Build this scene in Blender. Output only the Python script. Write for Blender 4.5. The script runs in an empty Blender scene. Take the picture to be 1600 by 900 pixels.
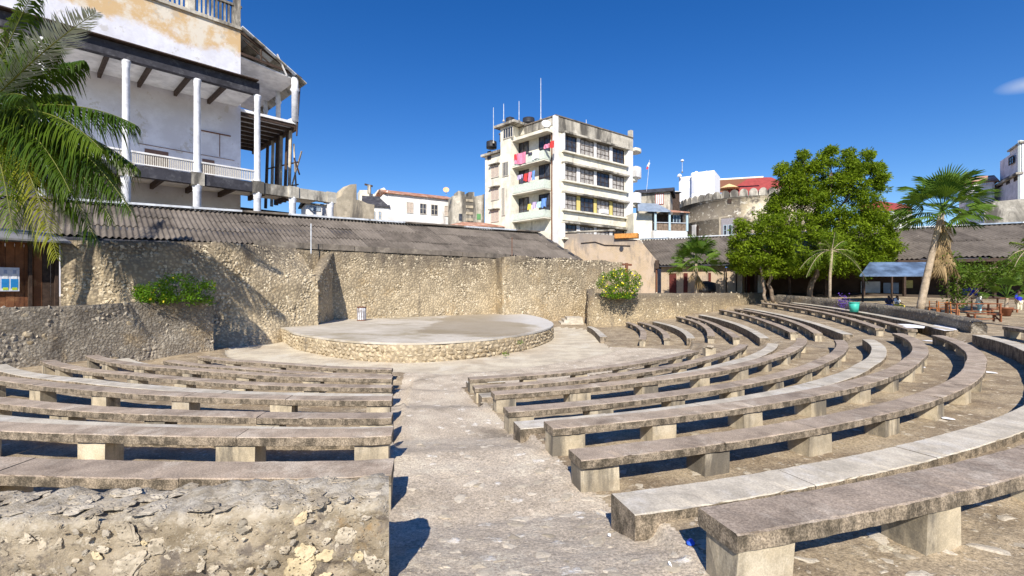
import bpy, bmesh, math, random
import numpy as np
from mathutils import Vector, Matrix
C = bpy.context.scene
COL = C.collection
rnd = random.Random(7)
# ---------------------------------------------------------------- camera
E = 3.8            # eye height over the orchestra floor
FPX = 755.0        # focal length in photo pixels (1600 wide)
cd = bpy.data.cameras.new('camera'); cam = bpy.data.objects.new('camera', cd); COL.objects.link(cam)
cd.sensor_width = 36; cd.lens = FPX/1600*36; cd.clip_end = 3000; cd.clip_start = .1
cam.location = (0, 0, E); cam.rotation_euler = (math.radians(90), 0, 0)
C.camera = cam
# ---------------------------------------------------------------- sky and sun
SUN_EL, SUN_AZ = 38.0, 5.5     # light travels 5.5 degrees right of straight ahead
w = bpy.data.worlds.new('World'); C.world = w; w.use_nodes = True
nt = w.node_tree; nt.nodes.clear()
sky = nt.nodes.new('ShaderNodeTexSky'); sky.sky_type = 'NISHITA'; sky.sun_disc = False
sky.sun_elevation = math.radians(SUN_EL); sky.sun_rotation = math.radians(180+SUN_AZ)
sky.air_density = 1.0; sky.dust_density = 0.0; sky.ozone_density = 4.0; sky.altitude = 0
hs = nt.nodes.new('ShaderNodeHueSaturation'); hs.inputs['Saturation'].default_value = 1.33; hs.inputs['Hue'].default_value = .513; hs.inputs['Value'].default_value = 1.28
bg = nt.nodes.new('ShaderNodeBackground'); bg.inputs['Strength'].default_value = 0.075
wo = nt.nodes.new('ShaderNodeOutputWorld')
nt.links.new(sky.outputs[0], hs.inputs['Color']); # a wisp of cloud low in the upper right of the view
tc = nt.nodes.new('ShaderNodeTexCoord'); cm = nt.nodes.new('ShaderNodeMapping'); cm.inputs['Location'].default_value = (-.700, -.661, -.279); cm.inputs['Scale'].default_value = (14, 14, 46)
sub = nt.nodes.new('ShaderNodeVectorMath'); sub.operation = 'SUBTRACT'; sub.inputs[1].default_value = (.706, .655, .277); nt.links.new(tc.outputs['Generated'], sub.inputs[0]); cm.inputs['Location'].default_value = (0, 0, 0); cm.inputs['Rotation'].default_value = (0, 0, 0); nt.links.new(sub.outputs[0], cm.inputs[0])
ln = nt.nodes.new('ShaderNodeVectorMath'); ln.operation = 'LENGTH'; nt.links.new(cm.outputs[0], ln.inputs[0])
cr_ = nt.nodes.new('ShaderNodeMapRange'); cr_.inputs['From Min'].default_value = .55; cr_.inputs['From Max'].default_value = .1; nt.links.new(ln.outputs['Value'], cr_.inputs['Value'])
cn = nt.nodes.new('ShaderNodeTexNoise'); cn.inputs['Scale'].default_value = 22; cn.inputs['Detail'].default_value = 7; nt.links.new(tc.outputs['Generated'], cn.inputs['Vector'])
cmu = nt.nodes.new('ShaderNodeMath'); cmu.operation = 'MULTIPLY'; nt.links.new(cr_.outputs[0], cmu.inputs[0]); nt.links.new(cn.outputs['Fac'], cmu.inputs[1])
cx = nt.nodes.new('ShaderNodeMix'); cx.data_type = 'RGBA'; nt.links.new(cmu.outputs[0], cx.inputs[0]); nt.links.new(hs.outputs[0], cx.inputs[6]); cx.inputs[7].default_value = (7, 7.6, 8.8, 1)
nt.links.new(cx.outputs[2], bg.inputs[0]); nt.links.new(bg.outputs[0], wo.inputs[0])
sl = bpy.data.lights.new('sun', 'SUN'); sl.energy = 4.9; sl.angle = math.radians(.5); sl.color = (1, .93, .82)
so = bpy.data.objects.new('sun', sl); COL.objects.link(so)
a, e_ = math.radians(SUN_AZ), math.radians(SUN_EL)
so.rotation_euler = Vector((math.sin(a)*math.cos(e_), math.cos(a)*math.cos(e_), -math.sin(e_))).to_track_quat('-Z', 'Y').to_euler()
so.location = (-20, -60, 60)
C.view_settings.view_transform = 'Standard'; C.view_settings.look = 'None'; C.view_settings.exposure = 0.5; C.view_settings.gamma = 1
C.cycles.max_bounces = 5; C.cycles.diffuse_bounces = 3; C.cycles.transparent_max_bounces = 6

# ---------------------------------------------------------------- helpers
def ray(x): return (x-800)/FPX
def P(x, y, Y): return Vector(((x-800)/FPX*Y, Y, E+(450-y)/FPX*Y))
WL = {}
def thing(name, label, cat, loc=(0, 0, 0), group=None):
    o = bpy.data.objects.new(name, None); COL.objects.link(o); o.location = loc; o.empty_display_size = .3
    o['label'] = label; o['category'] = cat
    if group: o['group'] = group
    WL[o.name] = Vector(loc); return o
def tag(o, label=None, cat=None, group=None, kind=None):
    if label: o['label'] = label
    if cat: o['category'] = cat
    if group: o['group'] = group
    if kind: o['kind'] = kind
    return o
class MB:
    def __init__(s): s.v = []; s.f = []; s.m = []; s.cur = 0
    def add(s, vs, fs):
        b = len(s.v); s.v.extend([tuple(v) for v in vs]); s.f.extend([tuple(b+i for i in f) for f in fs]); s.m.extend([s.cur]*len(fs)); return s
    def hexa(s, p):   # 8 points: bottom ring 4, top ring 4
        return s.add(p, [(3, 2, 1, 0), (4, 5, 6, 7), (0, 1, 5, 4), (1, 2, 6, 5), (2, 3, 7, 6), (3, 0, 4, 7)])
    def box(s, x0, x1, y0, y1, z0, z1):
        return s.hexa([(x0, y0, z0), (x1, y0, z0), (x1, y1, z0), (x0, y1, z0), (x0, y0, z1), (x1, y0, z1), (x1, y1, z1), (x0, y1, z1)])
    def beam(s, a, b, w, h=None, up=(0, 0, 1)):
        a, b = Vector(a), Vector(b); h = h or w; d = (b-a).normalized(); u = Vector(up)
        if abs(d.dot(u)) > .98: u = Vector((0, 1, 0))
        r = d.cross(u).normalized()*w/2; t = r.cross(d).normalized()*h/2
        return s.hexa([a-r-t, a+r-t, b+r-t, b-r-t, a-r+t, a+r+t, b+r+t, b-r+t])
    def tube(s, pts, rad, n=8, cap=True):
        pts = [Vector(p) for p in pts]; m = len(pts)
        if not hasattr(rad, '__len__'): rad = [rad]*m
        b = len(s.v)
        for i, p in enumerate(pts):
            d = (pts[min(i+1, m-1)]-pts[max(i-1, 0)]).normalized(); u = Vector((0, 0, 1)) if abs(d.z) < .9 else Vector((1, 0, 0))
            r = d.cross(u).normalized(); t = r.cross(d)
            for k in range(n):
                a = 2*math.pi*k/n; s.v.append(tuple(p+(r*math.cos(a)+t*math.sin(a))*rad[i]))
        for i in range(m-1):
            for k in range(n):
                s.f.append((b+i*n+k, b+i*n+(k+1) % n, b+(i+1)*n+(k+1) % n, b+(i+1)*n+k)); s.m.append(s.cur)
        if cap:
            s.f.append(tuple(b+k for k in range(n))[::-1]); s.f.append(tuple(b+(m-1)*n+k for k in range(n))); s.m += [s.cur]*2
        return s
    def lathe(s, c, prof, n=16):
        b = len(s.v); m = len(prof)
        for r, z in prof:
            for k in range(n):
                a = 2*math.pi*k/n; s.v.append((c[0]+r*math.cos(a), c[1]+r*math.sin(a), c[2]+z))
        for i in range(m-1):
            for k in range(n): s.f.append((b+i*n+k, b+i*n+(k+1) % n, b+(i+1)*n+(k+1) % n, b+(i+1)*n+k)); s.m.append(s.cur)
        s.f.append(tuple(b+k for k in range(n))[::-1]); s.f.append(tuple(b+(m-1)*n+k for k in range(n))); s.m += [s.cur]*2
        return s
    def prism(s, poly, z0, z1):
        n = len(poly)
        z0 = z0 if hasattr(z0, '__len__') else [z0]*n; z1 = z1 if hasattr(z1, '__len__') else [z1]*n
        vs = [(p[0], p[1], z) for p, z in zip(poly, z0)]+[(p[0], p[1], z) for p, z in zip(poly, z1)]
        return s.add(vs, [tuple(range(n))[::-1], tuple(range(n, 2*n))]+[(i, (i+1) % n, n+(i+1) % n, n+i) for i in range(n)])
    def build(s, name, mats, parent=None, smooth=False, off=None):
        me = bpy.data.meshes.new(name); o3 = off
        if o3 is None: o3 = WL.get(parent.name, Vector((0, 0, 0))) if parent else Vector((0, 0, 0))
        me.from_pydata([(v[0]-o3[0], v[1]-o3[1], v[2]-o3[2]) for v in s.v], [], s.f)
        if not isinstance(mats, (list, tuple)): mats = [mats]
        for m in mats: me.materials.append(m)
        if len(mats) > 1: me.polygons.foreach_set('material_index', s.m)
        if smooth: me.polygons.foreach_set('use_smooth', [True]*len(me.polygons))
        me.update(); o = bpy.data.objects.new(name, me); COL.objects.link(o)
        if parent: o.parent = parent; WL[o.name] = o3
        else: WL[o.name] = Vector((0, 0, 0))
        return o
def npmesh(name, V, F, mats, parent=None, smooth=False, off=(0, 0, 0), attr=None, mi=None):
    me = bpy.data.meshes.new(name); V = np.asarray(V, np.float32)-np.array(off, np.float32); F = np.asarray(F, np.int32); k = F.shape[1]
    me.vertices.add(len(V)); me.vertices.foreach_set('co', V.ravel())
    me.loops.add(F.size); me.loops.foreach_set('vertex_index', F.ravel())
    me.polygons.add(len(F)); me.polygons.foreach_set('loop_start', np.arange(0, F.size, k, dtype=np.int32))
    if not isinstance(mats, (list, tuple)): mats = [mats]
    for m in mats: me.materials.append(m)
    me.update(calc_edges=True)
    me.polygons.foreach_set('use_smooth', np.full(len(F), smooth))
    if mi is not None: me.polygons.foreach_set('material_index', np.asarray(mi, np.int32))
    if attr is not None:
        a = me.attributes.new('rnd', 'FLOAT', 'FACE'); a.data.foreach_set('value', np.asarray(attr, np.float32))
    o = bpy.data.objects.new(name, me); COL.objects.link(o)
    if parent: o.parent = parent
    WL[o.name] = Vector(off)
    return o
def inst(name, mesh, parent, loc, rot=(0, 0, 0), scale=(1, 1, 1)):
    o = bpy.data.objects.new(name, mesh); COL.objects.link(o)
    if parent: o.parent = parent; loc = Vector(loc)-WL[parent.name]
    o.location = loc; o.rotation_euler = rot; o.scale = scale
    return o
def vnoise(x, y, seed=0):
    xi = np.floor(x).astype(np.int64); yi = np.floor(y).astype(np.int64); fx = x-xi; fy = y-yi
    fx = fx*fx*(3-2*fx); fy = fy*fy*(3-2*fy)
    def hsh(i, j):
        h = (i*374761393+j*668265263+seed*974634777) & 0xffffffff
        h = ((h ^ (h >> 13))*1274126177) & 0xffffffff
        return ((h ^ (h >> 16)) & 0xffff)/65535.0
    return (hsh(xi, yi)*(1-fx)+hsh(xi+1, yi)*fx)*(1-fy)+(hsh(xi, yi+1)*(1-fx)+hsh(xi+1, yi+1)*fx)*fy-.5
def fbm(x, y, s=1., o=4, seed=0):
    r = 0*x; a = 1.
    for i in range(o): r = r+a*vnoise(x*s, y*s, seed+i); s *= 2.03; a *= .5
    return r
# ---------------------------------------------------------------- materials
class N:
    def __init__(s, name):
        s.m = bpy.data.materials.new(name); s.m.use_nodes = True; s.t = s.m.node_tree; s.t.nodes.clear()
        s.o = s.n('ShaderNodeOutputMaterial'); s.b = s.n('ShaderNodeBsdfPrincipled'); s.l(s.b.outputs[0], s.o.inputs[0])
        s.pos = s.n('ShaderNodeNewGeometry').outputs['Position']
    def n(s, t, **k):
        x = s.t.nodes.new(t)
        for a, b in k.items(): setattr(x, a, b)
        return x
    def l(s, a, b): s.t.links.new(a, b)
    def inp(s, sock, v):
        if isinstance(v, (int, float)): sock.default_value = v
        elif isinstance(v, (tuple, list)): sock.default_value = tuple(v)+((1,) if len(v) == 3 and len(sock.default_value) == 4 else ())
        else: s.l(v, sock)
    def noise(s, scale, detail=4, rough=.6, vec=None, stretch=None, dist=0):
        v = vec or s.pos
        if stretch:
            mp = s.n('ShaderNodeMapping'); mp.inputs['Scale'].default_value = stretch; s.l(v, mp.inputs[0]); v = mp.outputs[0]
        x = s.n('ShaderNodeTexNoise'); x.inputs['Scale'].default_value = scale; x.inputs['Detail'].default_value = detail; x.inputs['Roughness'].default_value = rough
        x.inputs['Distortion'].default_value = dist; s.l(v, x.inputs['Vector']); return x.outputs['Fac']
    def voro(s, scale, feature='F1', out='Distance', vec=None, stretch=None, rand=1.):
        v = vec or s.pos
        if stretch:
            mp = s.n('ShaderNodeMapping'); mp.inputs['Scale'].default_value = stretch; s.l(v, mp.inputs[0]); v = mp.outputs[0]
        x = s.n('ShaderNodeTexVoronoi', feature=feature); x.inputs['Scale'].default_value = scale; x.inputs['Randomness'].default_value = rand; s.l(v, x.inputs['Vector']); return x.outputs[out]
    def ramp(s, f, a, b, smooth=True):
        x = s.n('ShaderNodeMapRange'); x.interpolation_type = 'SMOOTHSTEP' if smooth else 'LINEAR'
        x.inputs['From Min'].default_value = a; x.inputs['From Max'].default_value = b; s.l(f, x.inputs['Value']); return x.outputs[0]
    def mix(s, f, a, b, mode='MIX'):
        x = s.n('ShaderNodeMix', data_type='RGBA', blend_type=mode); s.inp(x.inputs[0], f); s.inp(x.inputs[6], a); s.inp(x.inputs[7], b); return x.outputs[2]
    def math(s, op, a, b=0., clamp=False):
        x = s.n('ShaderNodeMath', operation=op); x.use_clamp = clamp; s.inp(x.inputs[0], a); s.inp(x.inputs[1], b); return x.outputs[0]
    def sep(s, i): x = s.n('ShaderNodeSeparateXYZ'); s.l(s.pos, x.inputs[0]); return x.outputs[i]
    def attr(s, nm='rnd'): x = s.n('ShaderNodeAttribute'); x.attribute_name = nm; return x.outputs['Fac']
    def orand(s): return s.n('ShaderNodeObjectInfo').outputs['Random']
    def bump(s, h, st=.3, dist=.02):
        x = s.n('ShaderNodeBump'); x.inputs['Strength'].default_value = st; x.inputs['Distance'].default_value = dist; s.l(h, x.inputs['Height']); s.l(x.outputs[0], s.b.inputs['Normal']); return s
    def done(s, col, rough=.9, spec=.25, metal=0):
        s.inp(s.b.inputs['Base Color'], col); s.inp(s.b.inputs['Roughness'], rough); s.inp(s.b.inputs['Specular IOR Level'], spec); s.inp(s.b.inputs['Metallic'], metal)
        return s.m
def weathered(name, c, dark, light=None, sc=1., stain=(.5, .68), streak=False, rough=.9, bump=.25, speck=.5, topdark=None, vary=0.0, bd=.01):
    """general weathered mineral surface: tone noise + light wear + dark stains (+ vertical streaks) + speckle"""
    s = N(name); n1 = s.noise(1.3*sc, 6, .65); n2 = s.noise(34*sc, 3, .7)
    col = s.mix(s.ramp(n1, .35, .65), tuple(.82*v for v in c), tuple(min(1, 1.16*v) for v in c))
    if light: col = s.mix(s.math('MULTIPLY', s.ramp(s.noise(.8*sc, 8, .7, stretch=(1.2, .9, 1.1)), .5, .66), .8), col, light)
    st = s.ramp(s.noise(.55*sc, 9, .68, stretch=(1, 1, .22) if streak else (1, 1, 1.01), dist=.4), stain[0], stain[1])
    if topdark:
        zz = s.math('ADD', s.sep(2), s.math('MULTIPLY', s.math('SUBTRACT', s.noise(.45*sc, 7, .7, stretch=(1.5, 1.5, .35)), .5), topdark[2]))
        st = s.math('MAXIMUM', s.math('MULTIPLY', st, .8), s.ramp(zz, topdark[0], topdark[1]))
    col = s.mix(s.math('MULTIPLY', st, .88), col, dark)
    col = s.mix(speck, col, s.mix(s.ramp(n2, .3, .7), (.35, .35, .35), (1.0, 1.0, 1.0)), 'OVERLAY')
    if vary: col = s.mix(vary, col, s.mix(s.orand(), (.45, .45, .48), (1.3, 1.25, 1.12)), 'MULTIPLY')
    s.bump(s.math('ADD', s.noise(22*sc, 5, .7), s.math('MULTIPLY', s.noise(4*sc, 4, .6), 1.5)), bump, bd)
    return s.done(col, rough)
def plain(name, c, rough=.7, spec=.3, metal=0, var=.12, sc=6):
    s = N(name); n1 = s.noise(sc, 5, .6)
    return s.done(s.mix(s.ramp(n1, .3, .7), tuple(v*(1-var) for v in c), tuple(min(1, v*(1+var)) for v in c)), rough, spec, metal)
M = {}
M['seat'] = weathered('seat_concrete', (.31, .25, .195), (.14, .11, .085), (.44, .38, .31), 1.6, (.5, .72), speck=.55, bump=.5, vary=.25)
M['seatlow'] = weathered('pale_step_concrete', (.46, .415, .34), (.22, .19, .155), (.55, .52, .47), 1.4, (.56, .75), speck=.3, bump=.3, vary=.15)
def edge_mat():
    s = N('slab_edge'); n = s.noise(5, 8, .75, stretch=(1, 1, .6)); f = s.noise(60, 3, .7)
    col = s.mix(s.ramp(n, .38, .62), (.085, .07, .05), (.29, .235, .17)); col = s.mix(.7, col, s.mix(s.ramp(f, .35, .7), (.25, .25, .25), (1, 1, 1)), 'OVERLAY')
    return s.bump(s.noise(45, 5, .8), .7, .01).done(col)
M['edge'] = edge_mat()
M['support'] = weathered('support_render', (.42, .36, .26), (.11, .10, .085), (.54, .48, .37), 2.0, (.46, .6), streak=True, speck=.25, bump=.3, vary=.35)
def ground_mat(nm, ca, cb, cs, am):
    s = N(nm)
    base = s.mix(s.ramp(s.noise(.9, 8, .7), .36, .64), ca, cb)
    warp = s.n('ShaderNodeVectorMath', operation='ADD'); nz = s.n('ShaderNodeTexNoise'); nz.inputs['Scale'].default_value = 5; nz.inputs['Detail'].default_value = 5; s.l(s.pos, nz.inputs['Vector'])
    sc = s.n('ShaderNodeVectorMath', operation='SCALE'); s.l(nz.outputs['Color'], sc.inputs[0]); sc.inputs['Scale'].default_value = .32
    s.l(s.pos, warp.inputs[0]); s.l(sc.outputs[0], warp.inputs[1]); wv = warp.outputs[0]
    v = s.voro(3.1, vec=wv); vc = s.voro(3.1, out='Color', vec=wv)
    sx = s.n('ShaderNodeSeparateColor'); s.l(vc, sx.inputs[0])
    stone = s.math('MULTIPLY', s.ramp(v, .30, .16), s.ramp(sx.outputs[0], .5, .7))
    stone = s.math('MULTIPLY', stone, s.ramp(s.noise(14, 5, .8), .36, .56))
    col = s.mix(s.math('MULTIPLY', stone, am), base, cs)
    v2 = s.voro(9, vec=wv); vc2 = s.voro(9, out='Color', vec=wv); sx2 = s.n('ShaderNodeSeparateColor'); s.l(vc2, sx2.inputs[0])
    peb = s.math('MULTIPLY', s.ramp(v2, .34, .22), s.ramp(sx2.outputs[1], .55, .8))
    col = s.mix(s.math('MULTIPLY', peb, .6), col, (.50, .44, .35))
    col = s.mix(s.math('MULTIPLY', s.ramp(s.noise(.5, 8, .75), .52, .7), .7), col, (.16, .135, .105))
    col = s.mix(.75, col, s.mix(s.ramp(s.noise(30, 7, .85), .34, .66), (.22, .22, .22), (.95, .95, .95)), 'OVERLAY')
    h = s.math('ADD', s.math('MULTIPLY', stone, .5), s.math('ADD', s.noise(16, 6, .8), s.math('MULTIPLY', peb, .25)))
    return s.bump(h, .7, .03).done(col)
M['ground'] = ground_mat('row_rubble', (.21, .16, .105), (.38, .305, .205), (.66, .57, .43), .9)
M['aisle'] = ground_mat('aisle_screed', (.40, .335, .255), (.55, .47, .365), (.90, .82, .69), 1.)
M['floor'] = weathered('orchestra_screed', (.52, .45, .34), (.38, .31, .22), (.60, .54, .44), .5, (.5, .72), speck=.3, bump=.3)
def wallmat(name, top, c=(.50, .41, .27)):
    s = N(name)
    col = s.mix(s.ramp(s.noise(.5, 8, .7), .38, .62), c, tuple(v*1.35 for v in c))
    col = s.mix(s.math('MULTIPLY', s.ramp(s.noise(.35, 6, .7), .52, .64), .6), col, (.56, .41, .22))
    zz = s.math('ADD', s.sep(2), s.math('MULTIPLY', s.math('SUBTRACT', s.noise(.33, 8, .72, stretch=(1.3, 1.3, .22)), .5), top[2]))
    st = s.math('MAXIMUM', s.ramp(zz, top[0], top[1]), s.math('MULTIPLY', s.ramp(s.noise(.42, 8, .72, stretch=(1.2, 1.2, .15)), .565, .65), .8))
    col = s.mix(s.math('MULTIPLY', st, .86), col, (.12, .105, .09))
    v = s.voro(5.2); col = s.mix(s.math('MULTIPLY', s.ramp(v, .33, .5), .45), col, (.14, .11, .08))
    return s, col
s_, c_ = wallmat('rubble_mortar', (4.9, 7.8, 8.5)); c_ = s_.mix(s_.math('MULTIPLY', s_.ramp(s_.sep(2), 2.2, 4.6), .28), c_, (.10, .08, .06)); M['mortar'] = s_.bump(s_.math('ADD', s_.noise(9, 7, .8), s_.voro(5.2)), .8, .08).done(c_)
def stonemat(name, lo, hi, top=None, sc=12, attr=True):
    s = N(name); r = s.attr() if attr else s.orand()
    col = s.mix(r, lo, hi); col = s.mix(s.math('MULTIPLY', s.ramp(s.noise(sc, 5, .75), .45, .7), .5), col, tuple(v*.5 for v in lo))
    if top:
        zz = s.math('ADD', s.sep(2), s.math('MULTIPLY', s.math('SUBTRACT', s.noise(.33, 8, .72, stretch=(1.3, 1.3, .22)), .5), top[2]))
        st = s.math('MULTIPLY', s.math('MAXIMUM', s.ramp(zz, top[0], top[1]), s.math('MULTIPLY', s.ramp(s.noise(.42, 8, .72, stretch=(1.2, 1.2, .15)), .555, .64), .85)), s.ramp(r, 1.0, .1, False))
        col = s.mix(s.math('MULTIPLY', st, .95), col, (.11, .10, .085))
    return s.bump(s.noise(sc*1.6, 5, .8), .6, .02).done(col)
M['stone'] = stonemat('coral_stone', (.33, .265, .175), (.68, .59, .43), (4.9, 8.2, 8.5))
M['stone_near'] = stonemat('coral_rag_near', (.27, .21, .13), (.56, .47, .33), None, 9, attr=False)
M['stone_grey'] = stonemat('coral_rag_grey', (.13, .115, .10), (.40, .36, .30), None, 20, attr=False)
M['grave'] = stonemat('paving_coral', (.40, .34, .25), (.64, .57, .46), None, 25, attr=False)

# ---------------------------------------------------------------- the bowl: rings round the stage centre
OX, OY = -6.5, 34.0
def za(X, Y): return .00185*np.clip(Y-25, 0, 45)*np.clip(X-9, 0, 30)
def pol(x, y): return np.hypot(x-OX, y-OY), np.degrees(np.arctan2(x-OX, -(y-OY)))
def sl_(t): return np.interp(t, [-60, -40, -28, -20, -12, -6, 2, 9], [-.95, -.95, -1.05, -1.25, -1.05, -.75, -.4, 0])
def sm_(t): return np.interp(t, [15, 30, 45, 55, 65, 73], [.2, .05, -.15, 0, .3, .6])
RL = dict(K=13.0, b=14.85, c=16.3, d=17.6, A=18.7, B=20.15, C=21.6, D=23.3, E=24.85, F=26.0, G=27.2, H=28.75, I=30.35)
RM = dict(K=13.6, d=18.2, A=19.15, B=20.5, C=21.85, D=23.1, E=24.7, F=26.0, G=27.2, H=28.6, I=30.2, J=31.4, L=32.75)
WT = dict(K=[(70, 13.6), (98, 13.5), (112, 14.4), (126, 16.6)], b=[(78, 15.39), (96, 16.48), (110, 18.26), (121, 20.65), (127, 21.56)], c=[(84, 17.15), (98, 18.2), (109, 19.65), (123, 21.95)],
  d=[(75, 18.3), (81, 18.42), (92, 19.2), (104, 20.56), (114, 21.77)], A=[(76, 19.41), (82, 19.81), (95, 20.91), (110, 23.67), (123, 26.22)], B=[(73, 20.64), (79, 20.86), (92, 21.77), (107, 23.91), (122, 27.4)],
  C=[(72, 22.07), (82, 22.56), (92, 23.38), (106, 25.35), (119, 28.1)], D=[(74, 23.68), (82, 24.13), (93, 25.19), (107, 27.75), (121, 31.48)], E=[(73, 24.81), (86, 25.99), (95, 27.36), (119, 32.6)],
  F=[(72, 26.17), (78, 26.44), (89, 27.37), (101, 29.3), (116, 32.7)], G=[(74, 27.87), (79, 28.32), (88, 29.42), (98, 31.34), (109, 33.79), (120, 36.77)], H=[(73, 29.2), (78, 29.52), (88, 30.82), (99, 32.77), (112, 35.9)],
  I=[(72, 30.6), (79, 31.19), (93, 32.87), (102, 34.3), (113, 37.0)])
WP = {k: np.polyfit([p[0] for p in v], [p[1] for p in v], 2) for k, v in WT.items()}
def rW(k, t): return np.polyval(WP[k], np.clip(t, 70, 128))
TOP = dict(b=3.27, c=3.27, d=3.24, A=2.91, B=2.91, C=2.88, D=2.55, E=2.55, F=2.53, G=2.2, H=2.2, I=2.15, J=1.765, L=1.80)
LV = [('K', .08), ('d', .36), ('C', .36), ('F', .35), ('I', .38)]
A1a, A1b, A2a, A2b = 9.9, 15.0, 66.0, 72.5      # the two aisles (degrees)
def ground(x, y, rough=True):
    x = np.asarray(x, float); y = np.asarray(y, float); r, t = pol(x, y)
    edge = np.degrees(np.arctan2(-.249*y-OX, -(y-OY)))   # left aisle edge runs straight
    z = np.zeros_like(x)
    tl = t < A1a+.0
    for k, h in LV:
        L = RL[k]+sl_(t); Mn = RM[k]+sm_(t); Wd = rW(k, t)
        f1 = np.clip((t-A1a)/(A1b-A1a), 0, 1); f2 = np.clip((t-A2a)/(A2b-A2a), 0, 1)
        rk = (L*(1-f1)+Mn*f1)*(1-f2)+Wd*f2-.25
        ais = np.clip(np.minimum(t-A1a+.15, A1b-t+.15)/.3, 0, 1); ais2 = np.clip(np.minimum(t-A2a, A2b-t)/.4, 0, 1)
        wd = .10+(1.7*ais+.8*ais2 if k != 'K' else .25*ais)
        s = np.clip((r-rk)/wd+.5, 0, 1); z = z+h*s
    z = z-.13*np.clip((A1a-t)/.5, 0, 1)*np.clip((r-14)/1.0, 0, 1)*(r < 34)
    z = np.where((t > 135) | (t < -100), np.minimum(z, 1.53), z)+za(x, y)*np.clip((r-13)/1.5, 0, 1)
    if rough: z = z+.03*fbm(x, y, 1.1, 3, 3)*np.clip(r-10, 0, 1)+.018*fbm(x, y, 5.5, 3, 9)
    return z
az = np.radians(np.concatenate([np.linspace(-180, -58, 30), np.linspace(-55, 55, 640), np.linspace(58, 180, 30)]))
rr = np.concatenate([[.01, .6], 1.2*1.0125**np.arange(0, 345), [100, 130, 180, 260, 420, 700, 1400]])
AZ, RR = np.meshgrid(az, rr); GX = np.sin(AZ)*RR; GY = np.cos(AZ)*RR
GZ = ground(GX, GY); far = np.clip((RR-75)/20, 0, 1); GZ = GZ*(1-far)+1.5*far
V = np.stack([GX, GY, GZ], -1).reshape(-1, 3); na = len(az)
ii = (np.arange(len(rr)-1)[:, None]*na+np.arange(na-1)[None]).ravel()
F = np.stack([ii, ii+na, ii+na+1, ii+1], 1)
cr, ct = pol(V[F].mean(1)[:, 0], V[F].mean(1)[:, 1])
kk = np.where(ct < 12, RL['K']+sl_(ct), np.where(ct < 70, RM['K']+sm_(ct), rW('K', ct)))
aisle_f = ((ct > A1a-1.6+.05*(cr-19)) & (ct < A1b+.25)) | ((ct > 12) & (ct < 75) & (cr < RM['d']-.3))
mi = np.where(cr < kk-.25, 1, np.where(aisle_f & (cr < 34), 2, 0))
gr = npmesh('ground', V, F, [M['ground'], M['floor'], M['aisle']], smooth=True, mi=mi); gr['kind'] = 'structure'

# ---------------------------------------------------------------- benches
def rpt(r, t): a = math.radians(t); return OX+r*math.sin(a), OY-r*math.cos(a)
def ringf(block, k):
    if block == 'L': return lambda t: RL[k]+float(sl_(t))
    if block == 'M': return lambda t: RM[k]+float(sm_(t))
    return lambda t: float(rW(k, t))
ORD = ['first', 'second', 'third', 'fourth', 'fifth', 'sixth', 'seventh', 'eighth', 'ninth', 'tenth', 'eleventh', 'twelfth', 'thirteenth']
BL = {'L': ('left of the central aisle', 'benches left of the central aisle'), 'M': ('right of the central aisle', 'benches right of the central aisle'), 'W': ('far section by the bush wall', 'benches of the far right section')}
def left_edge(k):      # angle where ring k meets the straight aisle edge
    t = 9.
    for _ in range(30):
        x, y = rpt(ringf('L', k)(t), t); t += (-.249*y-x)*1.6
    return t
def sweep_bench(t0, t1, rf, r_in, r_out, zf, dz0, dz1, step, jit, seed, ch=.012):
    L = math.radians(abs(t1-t0))*rf((t0+t1)/2); n = max(2, int(L/step)+1)
    mb = MB(); rg = random.Random(seed); prof = [(r_in, dz0+.01), (r_in, (dz0+dz1)/2), (r_in, dz1-ch), (r_in-ch if 0 else r_in+ch, dz1), ((r_in+r_out)/2, dz1+.001), (r_out-ch, dz1), (r_out, dz1-ch), (r_out, (dz0+dz1)/2), (r_out, dz0+.01), (r_out-.02, dz0), (r_in+.02, dz0)]
    m = len(prof); vs = []
    for i in range(n+1):
        t = t0+(t1-t0)*i/n; rb = rf(t)
        for j, (dr, dz) in enumerate(prof):
            k = jit if 0 < i < n else jit*.5
            cz = -rg.uniform(.008, .03) if (step < .2 and j in (5, 6) and rg.random() < .07) else 0
            x, y = rpt(rb+dr+rg.uniform(-k, k)+cz*1.2, t); vs.append((x, y, zf(x, y)+dz+rg.uniform(-k, k)*.5+cz*.6))
    fs = []
    for i in range(n):
        for j in range(m):
            fs.append((i*m+j, (i+1)*m+j, (i+1)*m+(j+1) % m, i*m+(j+1) % m))
    fs += [tuple(range(m))[::-1], tuple(range(n*m, n*m+m))]
    mb.add(vs, fs)
    # faces 3,4 of the ring (top) use seat material, others edge
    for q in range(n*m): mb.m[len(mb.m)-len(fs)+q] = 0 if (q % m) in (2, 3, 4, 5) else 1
    mb.m[-1] = 1; mb.m[-2] = 1
    return mb
T0 = dict(d=15.9, A=15.5, B=15.2, C=15.0, D=15.15, E=14.95, F=14.7, G=15.1, H=14.85, I=14.6, J=14.87, L=22)
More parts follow.
